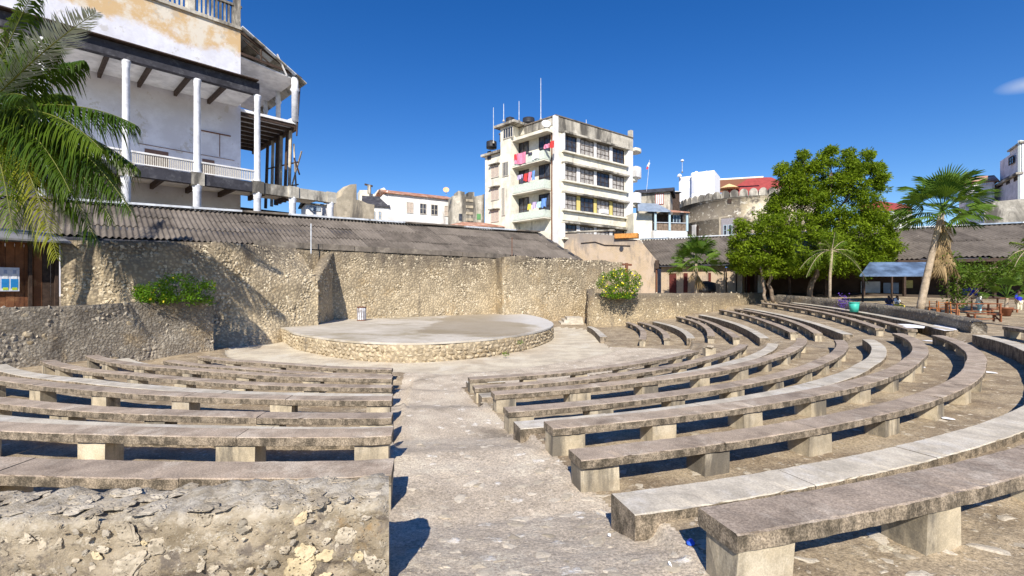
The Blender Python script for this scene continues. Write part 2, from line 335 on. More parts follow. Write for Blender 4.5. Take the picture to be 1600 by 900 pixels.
def bench(block, k, t0, t1, idx, low=False, label=None, ends=(1, 1), pitch=2.15, wd=.45, th=.125, mats=None, near=False):
    rf = ringf(block, k); tp = TOP[k]; rm = rf((t0+t1)/2)
    zf = lambda x, y: E-tp+float(za(x, y))
    x, y = rpt(rf(t0)-.2, t0); lab = label or ('%s curved concrete %s from the stage, %s' % (ORD[idx], 'step bench' if low else 'bench', BL[block][0]))
    root = thing('step_bench' if low else 'bench', lab, 'bench', (x, y, float(ground(x, y, False))), BL[block][1])
    L = math.radians(t1-t0)*rm; ns = max(1, round(L/pitch)); dt = (t1-t0)/ns; g = math.degrees(.004/rm)
    if k == 'J': th = .145
    if block == 'L' and not low: th = .14
    if block == 'L' and k == 'H': wd = .56
    rg = random.Random(hash(block+k) % 1000 if 0 else ord(k)*7+ord(block))
    step = .09 if near else .4; jit = .0065 if near else .005
    if low: wd, th = .5, .52
    js = [t0]+[t0+dt*i+rg.uniform(-.12, .12)*dt for i in range(1, ns)]+[t1]
    for i in range(ns):
        dz = rg.uniform(-.006, .006)
        mb = sweep_bench(js[i]+g, js[i+1]-g, rf, -wd, 0, zf, -th+dz, dz, step, jit, rg.random())
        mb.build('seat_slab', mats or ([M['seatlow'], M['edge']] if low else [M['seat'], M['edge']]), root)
    if not low:
        sw = math.degrees(.27/rm); st = []
        for i in range(ns+1):
            t = t0+dt*i
            if i == 0: t += sw+math.degrees(.02/rm)
            if i == ns: t -= sw+math.degrees(.02/rm)
            st.append(t)
        for t in st:
            mb = MB(); q = []
            w2 = sw*rg.uniform(.82, 1.12); tw_ = rg.uniform(-.12, .12)
            for zz in (0, 1):
                for (tt, dr) in ((t-w2, -wd+.05), (t+w2, -wd+.05), (t+w2, -.04), (t-w2, -.04)):
                    px, py = rpt(rf(tt)+dr+rg.uniform(-.02, .02), tt+(0 if zz else rg.uniform(-.06, .06)))
                    q.append((px, py, zf(px, py)-th-.002 if zz else float(ground(px, py, False))-.25))
            mb.hexa(q); mb.build('support', M['support'], root)
    return root
# left block
lim = {'b': -38, 'c': -37, 'd': -44, 'A': -42, 'B': -40, 'C': -39, 'D': -35, 'E': -30, 'F': -28, 'G': -24, 'H': -20}
for i, k in enumerate('bcdABCDEFGH'):
    bench('L', k, lim[k], left_edge(k), i, low=k in 'dCF', near=k in 'EGH', pitch=2.4)
# middle block
endM = dict(d=20.0, A=52.5, B=64, C=66, D=66, E=65.5, F=67, G=67.5, H=66.5, I=67, J=68, L=50)
for i, k in enumerate('dABCDEFGHIJL'):
    bench('M', k, T0[k], endM[k], i, low=k in 'dCFI', near=k in 'GHIJL')
# far section
endW = dict(b=(77.5, 123), c=(80.5, 121), d=(80, 118), A=(75, 117), B=(73.5, 117), C=(72.5, 116), D=(74, 116), E=(73, 115), F=(72.5, 114), G=(73.5, 115), H=(73, 113), I=(72, 111))
for i, k in enumerate('bcdABCDEFGHI'):
    bench('W', k, endW[k][0], endW[k][1], i+1, low=k in 'dCFI' or k == 'K', pitch=1.9)
# low kerb bench beside the orchestra
TOP['K'] = 3.35; bench('W', 'K', 86, 122, 0, low=True, pitch=2.2)
def lump(seed, sub=2, flat=1., amp=.28, cut=None):
    """an irregular stone as a mesh of unit size"""
    bm = bmesh.new(); bmesh.ops.create_icosphere(bm, subdivisions=sub, radius=.5); rg = random.Random(seed)
    ph = [(Vector((rg.uniform(-1, 1), rg.uniform(-1, 1), rg.uniform(-1, 1))).normalized(), rg.uniform(.2, .46)) for _ in range(9)]
    for v in bm.verts:
        for d, h in ph:
            q = v.co.dot(d)
            if q > h: v.co -= d*(q-h)*.85
        v.co *= 1+rg.uniform(-amp, amp)*.35
        v.co.z *= flat
    me = bpy.data.meshes.new('stone'); bm.to_mesh(me); bm.free(); return me
LUMP = [lump(i, 2) for i in range(10)]; LUMPN = [lump(40+i, 3, amp=.5) for i in range(10)]
for m_ in LUMP+LUMPN: m_.materials.append(M['stone_near'])
LUMPG = [m_.copy() for m_ in LUMPN[:5]]
for m_ in LUMPG: m_.materials.clear(); m_.materials.append(M['stone_grey'])
def basis(n, up=Vector((0, 0, 1))):
    n = Vector(n).normalized(); t = up.cross(n).normalized(); u = n.cross(t); return Matrix((t, u, n)).transposed()
_tri = {}
def lowlump(seed):
    if seed not in _tri:
        bm = bmesh.new(); bmesh.ops.create_icosphere(bm, subdivisions=1, radius=.5); rg = random.Random(seed)
        for v in bm.verts: v.co *= 1+rg.uniform(-.38, .22)
        bm.verts.ensure_lookup_table(); bm.verts.index_update()
        _tri[seed] = (np.array([v.co[:] for v in bm.verts]), np.array([[v.index for v in f.verts] for f in bm.faces])); bm.free()
    return _tri[seed]
def stone_stuff(name, pts, nrm, sizes, mat, parent, proud=.3, seed=1, aspect=(.7, 1.3)):
    rg = np.random.RandomState(seed); VV = []; FF = []; AA = []; b = 0
    for p, n, s in zip(pts, nrm, sizes):
        v, f = lowlump(rg.randint(12)); B = np.array(basis(n)); a = rg.uniform(0, 6.28); ca, sa = math.cos(a), math.sin(a)
        sc = np.array([s*rg.uniform(*aspect), s*rg.uniform(*aspect)*.85, s*.55])
        q = v*sc; q = np.stack([q[:, 0]*ca-q[:, 1]*sa, q[:, 0]*sa+q[:, 1]*ca, q[:, 2]-s*.28*(1-proud*1.6)], 1)
        VV.append(q@B.T+np.array(p)); FF.append(f+b); AA.append(np.full(len(f), rg.rand())); b += len(v)
    o = npmesh(name, np.concatenate(VV), np.concatenate(FF), mat, parent, False, WL[parent.name] if parent else (0, 0, 0), np.concatenate(AA)); o['kind'] = 'stuff'; return o
def jitgrid(L, H, s, rg, k=.38):
    out = []; ny = int(H/(s*.86)); nx = int(L/s)
    for j in range(ny):
        for i in range(nx): out.append(((i+.5+.5*(j % 2)+rg.uniform(-k, k))*L/nx, (j+.5+rg.uniform(-k, k))*H/ny))
    return out
def wall_strip(mb, path, z0f, z1f, dx=.3, amp=.05, seed=0, back=.8, lean=None):
    """a rough wall: front surface follows path [(x,y)..] (front is on the right of travel), with thickness back"""
    pts = []; s = 0; sp = [0]
    for a, b in zip(path[:-1], path[1:]):
        n = max(1, int(math.dist(a, b)/dx))
        for i in range(n): pts.append((a[0]+(b[0]-a[0])*i/n, a[1]+(b[1]-a[1])*i/n))
    pts.append(path[-1]); n = len(pts); X = np.array(pts); T = np.gradient(X, axis=0); T /= np.linalg.norm(T, axis=1)[:, None]; NR = np.stack([T[:, 1], -T[:, 0]], 1)
    S = np.concatenate([[0], np.cumsum(np.linalg.norm(np.diff(X, axis=0), axis=1))])
    z0 = np.array([z0f(*p) for p in pts]); z1 = np.array([z1f(*p) for p in pts]); m = max(2, int((z1-z0).max()/dx)+1)
    vs = []
    for i in range(n):
        for j in range(m+1):
            f = j/m; z = z0[i]+(z1[i]-z0[i])*f
            d = amp*float(fbm(np.array([S[i]]), np.array([z]), 1.3, 3, seed)[0])*2; L = lean(f, S[i]/S[-1]) if lean else 0
            p = X[i]+NR[i]*(d-L); vs.append((p[0], p[1], z+(amp*.8*float(vnoise(np.array([S[i]*1.7]), np.array([.5]), seed+5)[0]) if j == m else 0)))
        for q, zz in ((back, z1[i]), (back, z0[i])):
            p = X[i]-NR[i]*(q+(lean(1, S[i]/S[-1]) if lean else 0)); vs.append((p[0], p[1], zz))
    k = m+3; fs = []
    for i in range(n-1):
        for j in range(k-1): fs.append((i*k+j, (i+1)*k+j, (i+1)*k+j+1, i*k+j+1))
    fs += [tuple(range(k))[::-1], tuple(range((n-1)*k, n*k))]
    mb.add(vs, fs); return X, NR, S, z0, z1
def wall_stones(name, parent, X, NR, S, z0, z1, size, mat, seed, lean=None, keep=1., proud=.3, aspect=(.7, 1.3), hgrad=False):
    rg = random.Random(seed); P_, N_, Z_ = [], [], []
    for s, h in jitgrid(S[-1], float((z1-z0).max()), size, rg):
        x = np.interp(s, S, X[:, 0]); y = np.interp(s, S, X[:, 1]); nx = np.interp(s, S, NR[:, 0]); ny = np.interp(s, S, NR[:, 1]); a = np.interp(s, S, z0); b = np.interp(s, S, z1)
        if h > b-a or rg.random() > keep*(1 if not hgrad else min(1, .45+h/4.5)): continue
        L = lean(h/(b-a), s/S[-1]) if lean else 0
        P_.append((x-nx*L, y-ny*L, a+h)); N_.append((nx, ny, 0)); Z_.append(size*rg.choice((.55, .75, .9, 1., 1.15, 1.4))*rg.uniform(.85, 1.15))
    return stone_stuff(name, P_, N_, Z_, mat, parent, proud, seed, aspect)
# ---------------------------------------------------------------- stage
ST = [(-19.5, 36.6), (-16.1, 34.0), (-13.6, 30.2), (-10.6, 27.2), (-8.0, 25.3), (-5.4, 24.6), (-3.6, 25.1), (-1.4, 26.6), (.4, 28.9), (1.9, 32.0), (2.9, 35.4), (3.25, 39), (3.0, 43.5), (2.2, 48.5), (.6, 53.5), (-2.5, 55), (-16, 46)]
def crom(p, n):
    o = []
    for i in range(len(p)-1):
        a, b, c, d = p[max(i-1, 0)], p[i], p[i+1], p[min(i+2, len(p)-1)]
        for k in range(n):
            t = k/n; o.append(tuple(.5*((2*b[j])+(-a[j]+c[j])*t+(2*a[j]-5*b[j]+4*c[j]-d[j])*t*t+(-a[j]+3*b[j]-3*c[j]+d[j])*t**3) for j in (0, 1)))
    return o+[p[-1]]
rim = crom(ST[:15], 6)
SH = 1.0
stg = thing('stage', 'round raised stone stage with a stained concrete floor in front of the tall rubble wall', 'stage', (-6.5, 34, 0))
mb = MB(); X, NR, S, z0, z1 = wall_strip(mb, rim, lambda x, y: -.2, lambda x, y: SH-.08, .35, .05, 4, .5); mb.build('stage_wall', M['mortar'], stg, True)
def stage_mat():
    s = N('stage_screed'); col = s.mix(s.ramp(s.noise(.5, 8, .72), .36, .64), (.44, .39, .31), (.58, .53, .45))
    col = s.mix(s.math('MULTIPLY', s.ramp(s.noise(.22, 8, .7, stretch=(.7, 1, 1)), .52, .62), .75), col, (.30, .245, .15))
    x = s.sep(0); y = s.sep(1)
    damp = s.math('MULTIPLY', s.ramp(s.math('ADD', x, s.math('MULTIPLY', s.noise(.4, 6, .7), 4)), -4.5, -3.9), s.ramp(s.math('ADD', s.math('MULTIPLY', x, .55), s.math('ADD', y, s.math('MULTIPLY', s.noise(.5, 6, .7), 3))), 28.4, 29.2))
    damp = s.math('MULTIPLY', damp, s.ramp(s.math('ADD', x, s.math('MULTIPLY', s.noise(.6, 5, .7), 3)), 3.2, 2.2))
    col = s.mix(s.math('MULTIPLY', damp, .62), col, (.29, .23, .145)); rough = s.mix(damp, (.9, .9, .9), (.55, .55, .55))
    r2 = s.math('POWER', s.math('ADD', s.math('POWER', s.math('ADD', x, 6.5), 2), s.math('POWER', s.math('ADD', y, -34), 2)), .5)
    rimm = s.math('MULTIPLY', s.ramp(s.math('ADD', r2, s.math('MULTIPLY', s.noise(.7, 6, .7), 1.6)), 8.9, 9.8), s.ramp(x, -3, 1))
    col = s.mix(s.math('MULTIPLY', rimm, .7), col, (.62, .60, .57))
    s.bump(s.noise(6, 6, .7), .3, .02); return s.done(col, rough, .35)
M['stage'] = stage_mat()
mb = MB(); out = [(x+(x+6.5)*.004, y+(y-34)*.004) for x, y in rim]+ST[15:]
zj = [SH+.01*math.sin(i*1.7) for i in range(len(out))]; mb.prism(out, SH-.1, zj); mb.build('stage_floor', M['stage'], stg)
rg = random.Random(5); ks = 0; L_ = S[-1]
for row in range(4):
    s_ = 0.1
    while s_ < L_-.2:
        wd = rg.uniform(.24, .55); h = .12+row*.22+rg.uniform(-.05, .05); sm = s_+wd/2
        x = np.interp(sm, S, X[:, 0]); y = np.interp(sm, S, X[:, 1]); nx = np.interp(sm, S, NR[:, 0]); ny = np.interp(sm, S, NR[:, 1])
        if h < SH-.2:
            Bm = basis((nx, ny, 0)); inst('stone', LUMP[rg.randrange(10)], stg, (x-nx*.03, y-ny*.03, h), (Bm@Matrix.Rotation(rg.uniform(-.3, .3), 3, 'Z')).to_euler(), (wd*1.05, rg.uniform(.2, .27), .22)); ks += 1
        s_ += wd
# ---------------------------------------------------------------- walls round the stage
def lean1(f, s): return 0
# left front wall (bends back along the stage)
zt1 = lambda x, y: E+2.78+max(0, (y-28))*.052
W1p = [(-26.15, 28.0), (-19.3, 31.2), (-17.3, 33.6), (-14.75, 36.7)]
def lean_w1(f, s):
    b = max(0, min(1, (s-.62)*3)); c = max(0, min(1, (.86-s)*8))
    return 9.5*max(0, f-.64)*b-1.3*max(0, 1-f/.33)**1.3*c*max(0, min(1, (s-.3)*5))
w1 = thing('rubble_wall', 'tall weathered rubble wall left of the stage, black with mould along its top', 'wall', (-22, 30, 0))
mb = MB(); w1g = wall_strip(mb, W1p, lambda x, y: -.3, zt1, .4, .10, 11, 1.6, lean_w1); mb.build('wall_core', M['mortar'], w1, True)
wall_stones('rubble_stones', w1, *w1g, .225, M['stone'], 3, lean_w1, keep=1.3, proud=.3, hgrad=True)
mb = MB(); g_ = wall_strip(mb, [(-14.8, 36.7), (-15.7, 42.5)], lambda x, y: -.3, lambda x, y: E+.45+(y-36.7)*.47, .4, .08, 12, .8); mb.build('wall_return', M['mortar'], w1, True)
wall_stones('return_stones', w1, *g_, .245, M['stone'], 4)
# recess wall behind the stage
def rl(x): return 42.3+(x+15.7)/1.333
Rp = [(-21.5, rl(-21.5)), (-15.95, rl(-15.95)), (-8.7, rl(-8.7)), (-.9, rl(-.9))]
w2 = thing('rubble_wall', 'recessed rubble wall behind the stage with dark vertical stains and a dark coping', 'wall', (-9, 47, 0))
mb = MB(); w2g = wall_strip(mb, Rp, lambda x, y: -.3, lambda x, y: E+3.3, .4, .10, 17, .8); mb.build('wall_core', M['mortar'], w2, True)
wall_stones('rubble_stones', w2, *w2g, .235, M['stone'], 5, keep=1.3, proud=.28, hgrad=True)
cop = weathered('black_coping', (.14, .12, .10), (.05, .045, .04), (.25, .22, .18), 1.2, speck=.5, streak=True); M['coping'] = cop
mb = MB()
def rline(x, off): # point on the recess line offset toward the stage
    return (x+off*.6, rl(x)-off*.8)
for a, b, h in ((-20.6, -14.2, .02), (-14.15, -5.2, 0), (-5.15, -.3, -.03)):
    p, q = rline(a, .12), rline(b, .12); p2, q2 = rline(a, -.7), rline(b, -.7)
    mb = MB(); mb.hexa([(p[0], p[1], E+3.3+h), (q[0], q[1], E+3.3+h), (q2[0], q2[1], E+3.3+h), (p2[0], p2[1], E+3.3+h), (p[0], p[1], E+3.78+h), (q[0], q[1], E+3.78+h), (q2[0], q2[1], E+3.8+h), (p2[0], p2[1], E+3.8+h)]); mb.build('coping_slab', cop, w2)
# right front wall
W3p = [(-2.1, 53.8), (-.9, 50.6), (3.5, 53.6), (8.8, 57.8), (14.2, 61.8)]
w3 = thing('rubble_wall', 'tall rubble wall right of the stage, grey stones along the top, ending at the flowering bush', 'wall', (5, 55, 0))
mb = MB(); w3g = wall_strip(mb, W3p, lambda x, y: -.3, lambda x, y: E+3.35+.12*math.sin(x*1.3), .4, .12, 23, 1.0); mb.build('wall_core', M['mortar'], w3, True)
wall_stones('rubble_stones', w3, *w3g, .255, M['stone'], 7, keep=1.3, proud=.3, hgrad=True)
# low wall behind the far benches
M['mortar_low'] = wallmat('low_wall_plaster', (1.2, 3.6, 2.5), (.40, .32, .20)); s_, c_ = M['mortar_low']; M['mortar_low'] = s_.bump(s_.math('ADD', s_.noise(11, 7, .8), s_.voro(8)), .9, .06).done(c_)
W4p = [(8.9, 57.5), (7.3, 46.8), (7.9, 46.3), (14, 47.6), (21, 50.2), (28.2, 54.2)]
w4 = thing('rubble_wall', 'low plastered rubble wall behind the far benches, ending near the big tree', 'wall', (18, 49, 0))
mb = MB(); w4g = wall_strip(mb, W4p, lambda x, y: -.3, lambda x, y: E-.52+(.4 if x < 9 and y > 47 else 0), .35, .09, 29, .7); mb.build('wall_core', M['mortar_low'], w4, True)
wall_stones('rubble_stones', w4, *w4g, .30, M['stone'], 9, keep=.45, proud=.12)
# plaza wall right (rounded top)
def roundwall(root, path, z0f, z1f, th, name='wall_core', mat=None, seed=3, amp=.03, dx=.3):
    pts = crom(path, 8); X = np.array(pts); T = np.gradient(X, axis=0); T /= np.linalg.norm(T, axis=1)[:, None]; NR = np.stack([T[:, 1], -T[:, 0]], 1)
    S = np.concatenate([[0], np.cumsum(np.linalg.norm(np.diff(X, axis=0), axis=1))]); k = 14; vs = []
    prof = [(1, 0), (1, .35), (1, .68), (.97, .80), (.86, .9), (.62, .97), (.25, 1), (-.25, 1), (-.62, .97), (-.86, .9), (-.97, .8), (-1, .68), (-1, .35), (-1, 0)]
    for i in range(len(X)):
        a, b = z0f(*X[i]), z1f(*X[i]); sc = 1.
        e = min(S[i], S[-1]-S[i]); 
        for j, (q, h) in enumerate(prof):
            d = q*th/2+amp*2*float(fbm(np.array([S[i]]), np.array([j*.35]), 1.8, 3, seed)[0]); p = X[i]+NR[i]*d
            vs.append((p[0], p[1], a+(b-a)*h-(.12*max(0, 1-e/.3) if h > .7 else 0)))
    fs = [(i*k+j, (i+1)*k+j, (i+1)*k+j+1, i*k+j+1) for i in range(len(X)-1) for j in range(k-1)]+[tuple(range(k))[::-1], tuple(range((len(X)-1)*k, len(X)*k))]
    MB().add(vs, fs).build(name, mat or M['mortar_low'], root, True); return X, NR, S
w5 = thing('plaza_wall', 'low rounded grey rubble wall with the green bin standing against it', 'wall', (27, 38, 1.5))
M['greyrubble'] = wallmat('grey_rubble', (.6, 4.6, 3.8), (.38, .335, .265)); s_, c_ = M['greyrubble']; M['greyrubble'] = s_.bump(s_.math('ADD', s_.noise(12, 8, .85), s_.voro(9)), 1., .07).done(c_)
W5 = [(27.6, 50.6), (28.0, 46), (27.9, 41.5), (27.2, 36), (25.9, 30), (23.2, 24.0)]
w5top = lambda x, y: E-1.55+float(za(x, y))
g5 = roundwall(w5, W5, lambda x, y: float(ground(x, y, False))-.4, w5top, .62, mat=M['greyrubble'], seed=8, amp=.05)
P_, N_, Z_ = [], [], []; rg = random.Random(12)
for i in range(900):
    s_ = rg.uniform(0, g5[2][-1]); x = np.interp(s_, g5[2], g5[0][:, 0]); y = np.interp(s_, g5[2], g5[0][:, 1]); nx, ny = np.interp(s_, g5[2], g5[1][:, 0]), np.interp(s_, g5[2], g5[1][:, 1])
    g = float(ground(x, y, False)); tp = w5top(x, y); P_.append((x+nx*.29, y+ny*.29, rg.uniform(g-.3, tp-.12))); N_.append((nx, ny, 0.1)); Z_.append(rg.uniform(.08, .2))
stone_stuff('rubble_stones', P_, N_, Z_, stonemat('grey_rubble_stone', (.16, .14, .11), (.48, .42, .32)), w5, .3, 4)
# left low wall
w0 = thing('low_wall', 'low thick grey plastered rubble wall at the far left ends of the benches', 'wall', (-19.5, 24.5, 1))
W0p = [(-24.6, 13.0), (-23.4, 17.0), (-21.9, 20.2), (-20.0, 24.4), (-17.75, 28.75)]
mb = MB(); w0g = wall_strip(mb, W0p, lambda x, y: -.2, lambda x, y: E-.68-.025*max(0, 28.7-y)+.03*math.sin(y), .22, .07, 31, .75); mb.build('wall_core', M['greyrubble'], w0, True)
wall_stones('rubble_stones', w0, *w0g, .26, stonemat('dull_rubble_stone', (.21, .18, .15), (.54, .47, .36)), 13, keep=.75, proud=.06)
rg = random.Random(77)
for i in range(46):
    s_ = rg.uniform(2, w0g[2][-1]-1); X, NR, S = w0g[:3]; x, y, nx, ny = [float(np.interp(s_, S, q)) for q in (X[:, 0], X[:, 1], NR[:, 0], NR[:, 1])]
    z = rg.uniform(1.3, 3.0); s2 = rg.uniform(.14, .38); inst('stone', LUMP[i % 10], w0, (x-nx*.03, y-ny*.03, z), (basis((nx, ny, 0))@Matrix.Rotation(rg.uniform(0, 3), 3, 'Z')).to_euler(), (s2*1.3, s2, s2*.45))
# ---------------------------------------------------------------- foreground wall
fw = thing('rubble_wall', 'thick coral rag wall in the near left corner with pale stones set in mortar', 'wall', (-2.6, 4.1, 1.5))
FT = E-1.66
def near_mortar():
    s = N('near_mortar'); col = s.mix(s.ramp(s.noise(2.2, 9, .72), .36, .64), (.35, .285, .195), (.57, .48, .35))
    col = s.mix(s.math('MULTIPLY', s.ramp(s.noise(2.6, 8, .75, stretch=(1, 1, 1.3)), .51, .6), .8), col, (.19, .16, .135))
    col = s.mix(s.math('MULTIPLY', s.ramp(s.noise(8, 8, .85), .54, .6), .85), col, (.68, .61, .49))
    col = s.mix(s.math('MULTIPLY', s.ramp(s.noise(1.4, 6, .7), .6, .68), .5), col, (.44, .26, .09))
    pit = s.ramp(s.voro(24), .26, .08); h = s.math('ADD', s.math('ADD', s.noise(9, 9, .82), s.math('MULTIPLY', pit, -.35)), s.math('MULTIPLY', s.noise(60, 3, .8), .3))
    col = s.mix(s.math('MULTIPLY', s.math('MULTIPLY', pit, s.ramp(s.noise(5, 5, .7), .5, .62)), .75), col, (.09, .075, .06))
    col = s.mix(s.math('MULTIPLY', s.ramp(s.math('ADD', s.sep(2), s.math('MULTIPLY', s.noise(6, 6, .75), .35)), FT+.05, FT+.2), .55), col, s.mix(s.ramp(s.noise(9, 6, .8), .42, .56), (.48, .41, .30), (.84, .77, .64)))
    return s.bump(h, .95, .045).done(col)
M['near_mortar'] = near_mortar()
def near_stone(nm, lo, hi):
    s = N(nm); r = s.orand(); tc = s.n('ShaderNodeTexCoord').outputs['Object']
    col = s.mix(r, lo, hi); col = s.mix(s.math('MULTIPLY', s.ramp(s.noise(3.2, 8, .8), .45, .62), .7), col, tuple(v*.6 for v in lo))
    pits = s.math('MAXIMUM', s.ramp(s.voro(34), .30, .12), s.ramp(s.voro(15), .24, .1)); col = s.mix(s.math('MULTIPLY', s.math('MULTIPLY', pits, s.ramp(s.noise(6, 4, .7), .46, .56)), .85), col, (.10, .08, .06))
    return s.bump(s.math('ADD', s.noise(18, 8, .85), s.math('MULTIPLY', pits, -.7)), .9, .02).done(col)
ns1 = near_stone('coral_block', (.42, .35, .25), (.68, .60, .47)); ns2 = near_stone('grey_coral_block', (.30, .265, .21), (.52, .46, .37)); ns3 = near_stone('ochre_block', (.56, .45, .26), (.72, .60, .39))
_te = {}
def tedge(r):
    k = round(r, 3)
    if k not in _te:
        t = 9.
        for _ in range(40): x, y = rpt(r, t); t += (-.2545*y-x)*1.5
        _te[k] = t
    return _te[k]
def fpt(s, d, z): # s metres left of the aisle edge along the ring, d inwards
    r = 30.72-d; t = tedge(r)-math.degrees(s/30.6); x, y = rpt(r, t); return x, y, z
FT = E-1.66; n = 190; m = 30; V_ = []; rg0 = np.random.RandomState(2)
Lw = 6.2
prof = [(0, z) for z in np.linspace(1.2, FT-.05, 34)]+[(.015, FT-.02), (.06, FT), (.14, FT+.012), (.22, FT+.015), (.32, FT+.012), (.44, FT+.01), (.52, FT), (.56, FT-.04)]+[(.58, z) for z in np.linspace(FT-.12, 1.2, 4)]
PS = np.array(prof); K = len(prof); ss = np.linspace(0, 1, n)**1.35*Lw
A_, B_ = np.meshgrid(ss, np.arange(K), indexing='ij'); arc = np.concatenate([[0], np.cumsum(np.linalg.norm(np.diff(PS, axis=0), axis=1))])[B_]
dis = .06*fbm(A_, arc, 3.2, 4, 21)+.07*fbm(A_, arc, 9, 3, 22); dis *= np.clip(1-0*A_, 0, 1)
for i in range(n):
    for j in range(K):
        d, z = prof[j]; q = dis[i, j]; dd, dz = (-q, 0) if j < 34 else ((0, q*.8) if j < 42 else (q, 0))
        V_.append(fpt(ss[i]+.02*float(q)*0, d+dd, z+dz))
F_ = [(i*K+j, i*K+j+1, (i+1)*K+j+1, (i+1)*K+j) for i in range(n-1) for j in range(K-1)]+[tuple(range(K)), tuple(range((n-1)*K, n*K))[::-1]]
MB().add(V_, F_).build('wall_core', M['near_mortar'], fw, True)
NS = [[], [], []]
for g_, mt in enumerate((ns1, ns2, ns3)):
    for m_ in (LUMPN[:6] if g_ < 2 else LUMPN[6:9]): q = m_.copy(); q.materials.clear(); q.materials.append(mt); NS[g_].append(q)
rg = random.Random(11); placed = []
def put(s, z, sz, g_, asp=1.3, proud=.0, rot=None, top=False, d=.25):
    x, y, zz = fpt(s, d if top else 0, z); nx, ny = (x-OX), (y-OY); l = math.hypot(nx, ny)
    Bm = basis((nx/l, ny/l, .02)) if not top else Matrix.Rotation(rg.uniform(0, 3), 3, 'Z')
    if not top: Bm = Bm@Matrix.Rotation(rg.uniform(-.9, .9) if rot is None else rot, 3, 'Z')
    inst('stone', NS[g_][rg.randrange(len(NS[g_]))], fw, (x+nx/l*proud, y+ny/l*proud, zz), Bm.to_euler(), (sz*asp, sz*rg.uniform(.8, 1.1), sz*(.30 if not top else .24)))
put(.64, 1.66, .24, 2, 1.0, .0, .9); put(.62, 1.78, .17, 2, .9, 0, .3); put(1.62, 1.93, .17, 0, 1.1); put(2.35, 1.98, .15, 0, 1.2); put(.22, 1.72, .12, 2, .8, 0, 1.4); put(1.05, 2.0, .10, 1); put(2.0, 1.62, .2, 0, 1.5, 0, .1)
tries = 0
while len(placed) < 280 and tries < 15000:
    tries += 1; s = rg.uniform(.04, 5.8)**1.0; z = rg.uniform(1.45, FT-.03); sz = rg.choice([.03, .04, .05, .06, .08, .11, .15, .2])*rg.uniform(.8, 1.2)
    if all(math.hypot(s-a, z-b) > (sz+c)*.5 for a, b, c in placed+[(.64, 1.68, .26), (1.62, 1.93, .17), (2.35, 1.98, .15)]):
        placed.append((s, z, sz)); put(s, z, sz, rg.choices((0, 1, 2), (.58, .3, .12))[0], rg.uniform(1, 1.7), .012)
for i in range(150):
    put(rg.uniform(.03, 5.5), FT+.012, rg.uniform(.06, .17), 0, rg.uniform(1, 1.6), 0, top=True, d=rg.uniform(.03, .5))
# ---------------------------------------------------------------- paving stones set in the aisle and rows
PV = []
for i in range(8):
    q = lump(200+i, 2, amp=.4).copy(); q.materials.clear(); q.materials.append(M['grave']); PV.append(q)
rg = random.Random(31); k = 0; WLg = WL['ground']
while k < 300:
    u = rg.uniform(-.30, 1.15); Y = 3.4*math.exp(rg.uniform(0, 1.55)); x = u*Y; r, t = pol(x, Y)
    if r < 17 or t < 10.5: continue
    if t > 15.5 and rg.random() < .55: continue
    s = rg.uniform(.07, .2); z = float(ground(x, Y)); inst('paving_stone', PV[k % 8], gr, (x, Y, z-.006), (rg.uniform(-.03, .03), rg.uniform(-.03, .03), rg.uniform(0, 6)), (s*rg.uniform(1, 1.8), s, rg.uniform(.025, .045))); k += 1
rg = np.random.RandomState(6); P_, N_, Z_ = [], [], []
while len(P_) < 5200:
    u = rg.uniform(-.28, 1.2); Y = 3.2*math.exp(rg.uniform(0, 1.5)); x = u*Y; r, t = pol(x, Y)
    if t < 10.6 or (t > 15.5 and rg.rand() < .25): continue
    if float(vnoise(np.array([x*1.3]), np.array([Y*1.3]), 4)[0]) < rg.uniform(-.4, .3): continue
    P_.append((x, Y, float(ground(x, Y))+.001)); N_.append((rg.uniform(-.2, .2), rg.uniform(-.2, .2), 1.)); Z_.append(.008+.03*rg.rand()**2.5)
Q_, R2_, S2_ = [], [], []
while len(Q_) < 5200:
    t = rg.uniform(-40, 115); r = rg.uniform(18.5, 33); x, y = rpt(r, t)
    if A1a-.8 < t < A1b or y < 3 or y > 49: continue
    if rg.rand() > min(1, 14/max(3, math.hypot(x, y))*1.1): continue
    Q_.append((x, y, float(ground(x, y))-.012)); R2_.append((rg.uniform(-.12, .12), rg.uniform(-.12, .12), 1.)); S2_.append(.05+.16*rg.rand()**1.8)
stone_stuff('row_rubble', Q_, R2_, S2_, stonemat('rubble_bits', (.20, .155, .10), (.56, .47, .34), None, 14), None, .12, 15)
gv = stone_stuff('gravel', P_, N_, Z_, stonemat('grit', (.24, .20, .15), (.62, .55, .44)), None, .3, 5)
# steps at the right end of the stage wall
st = thing('steps', 'three worn stone steps at the foot of the rubble wall corner', 'steps', (6.0, 49.5, 0))
for i in range(3):
    MB().box(5.0+i*.35, 7.3, 49.2+i*.35, 52.5, -.1, .25+i*.25).build('step', M['seatlow'], st)
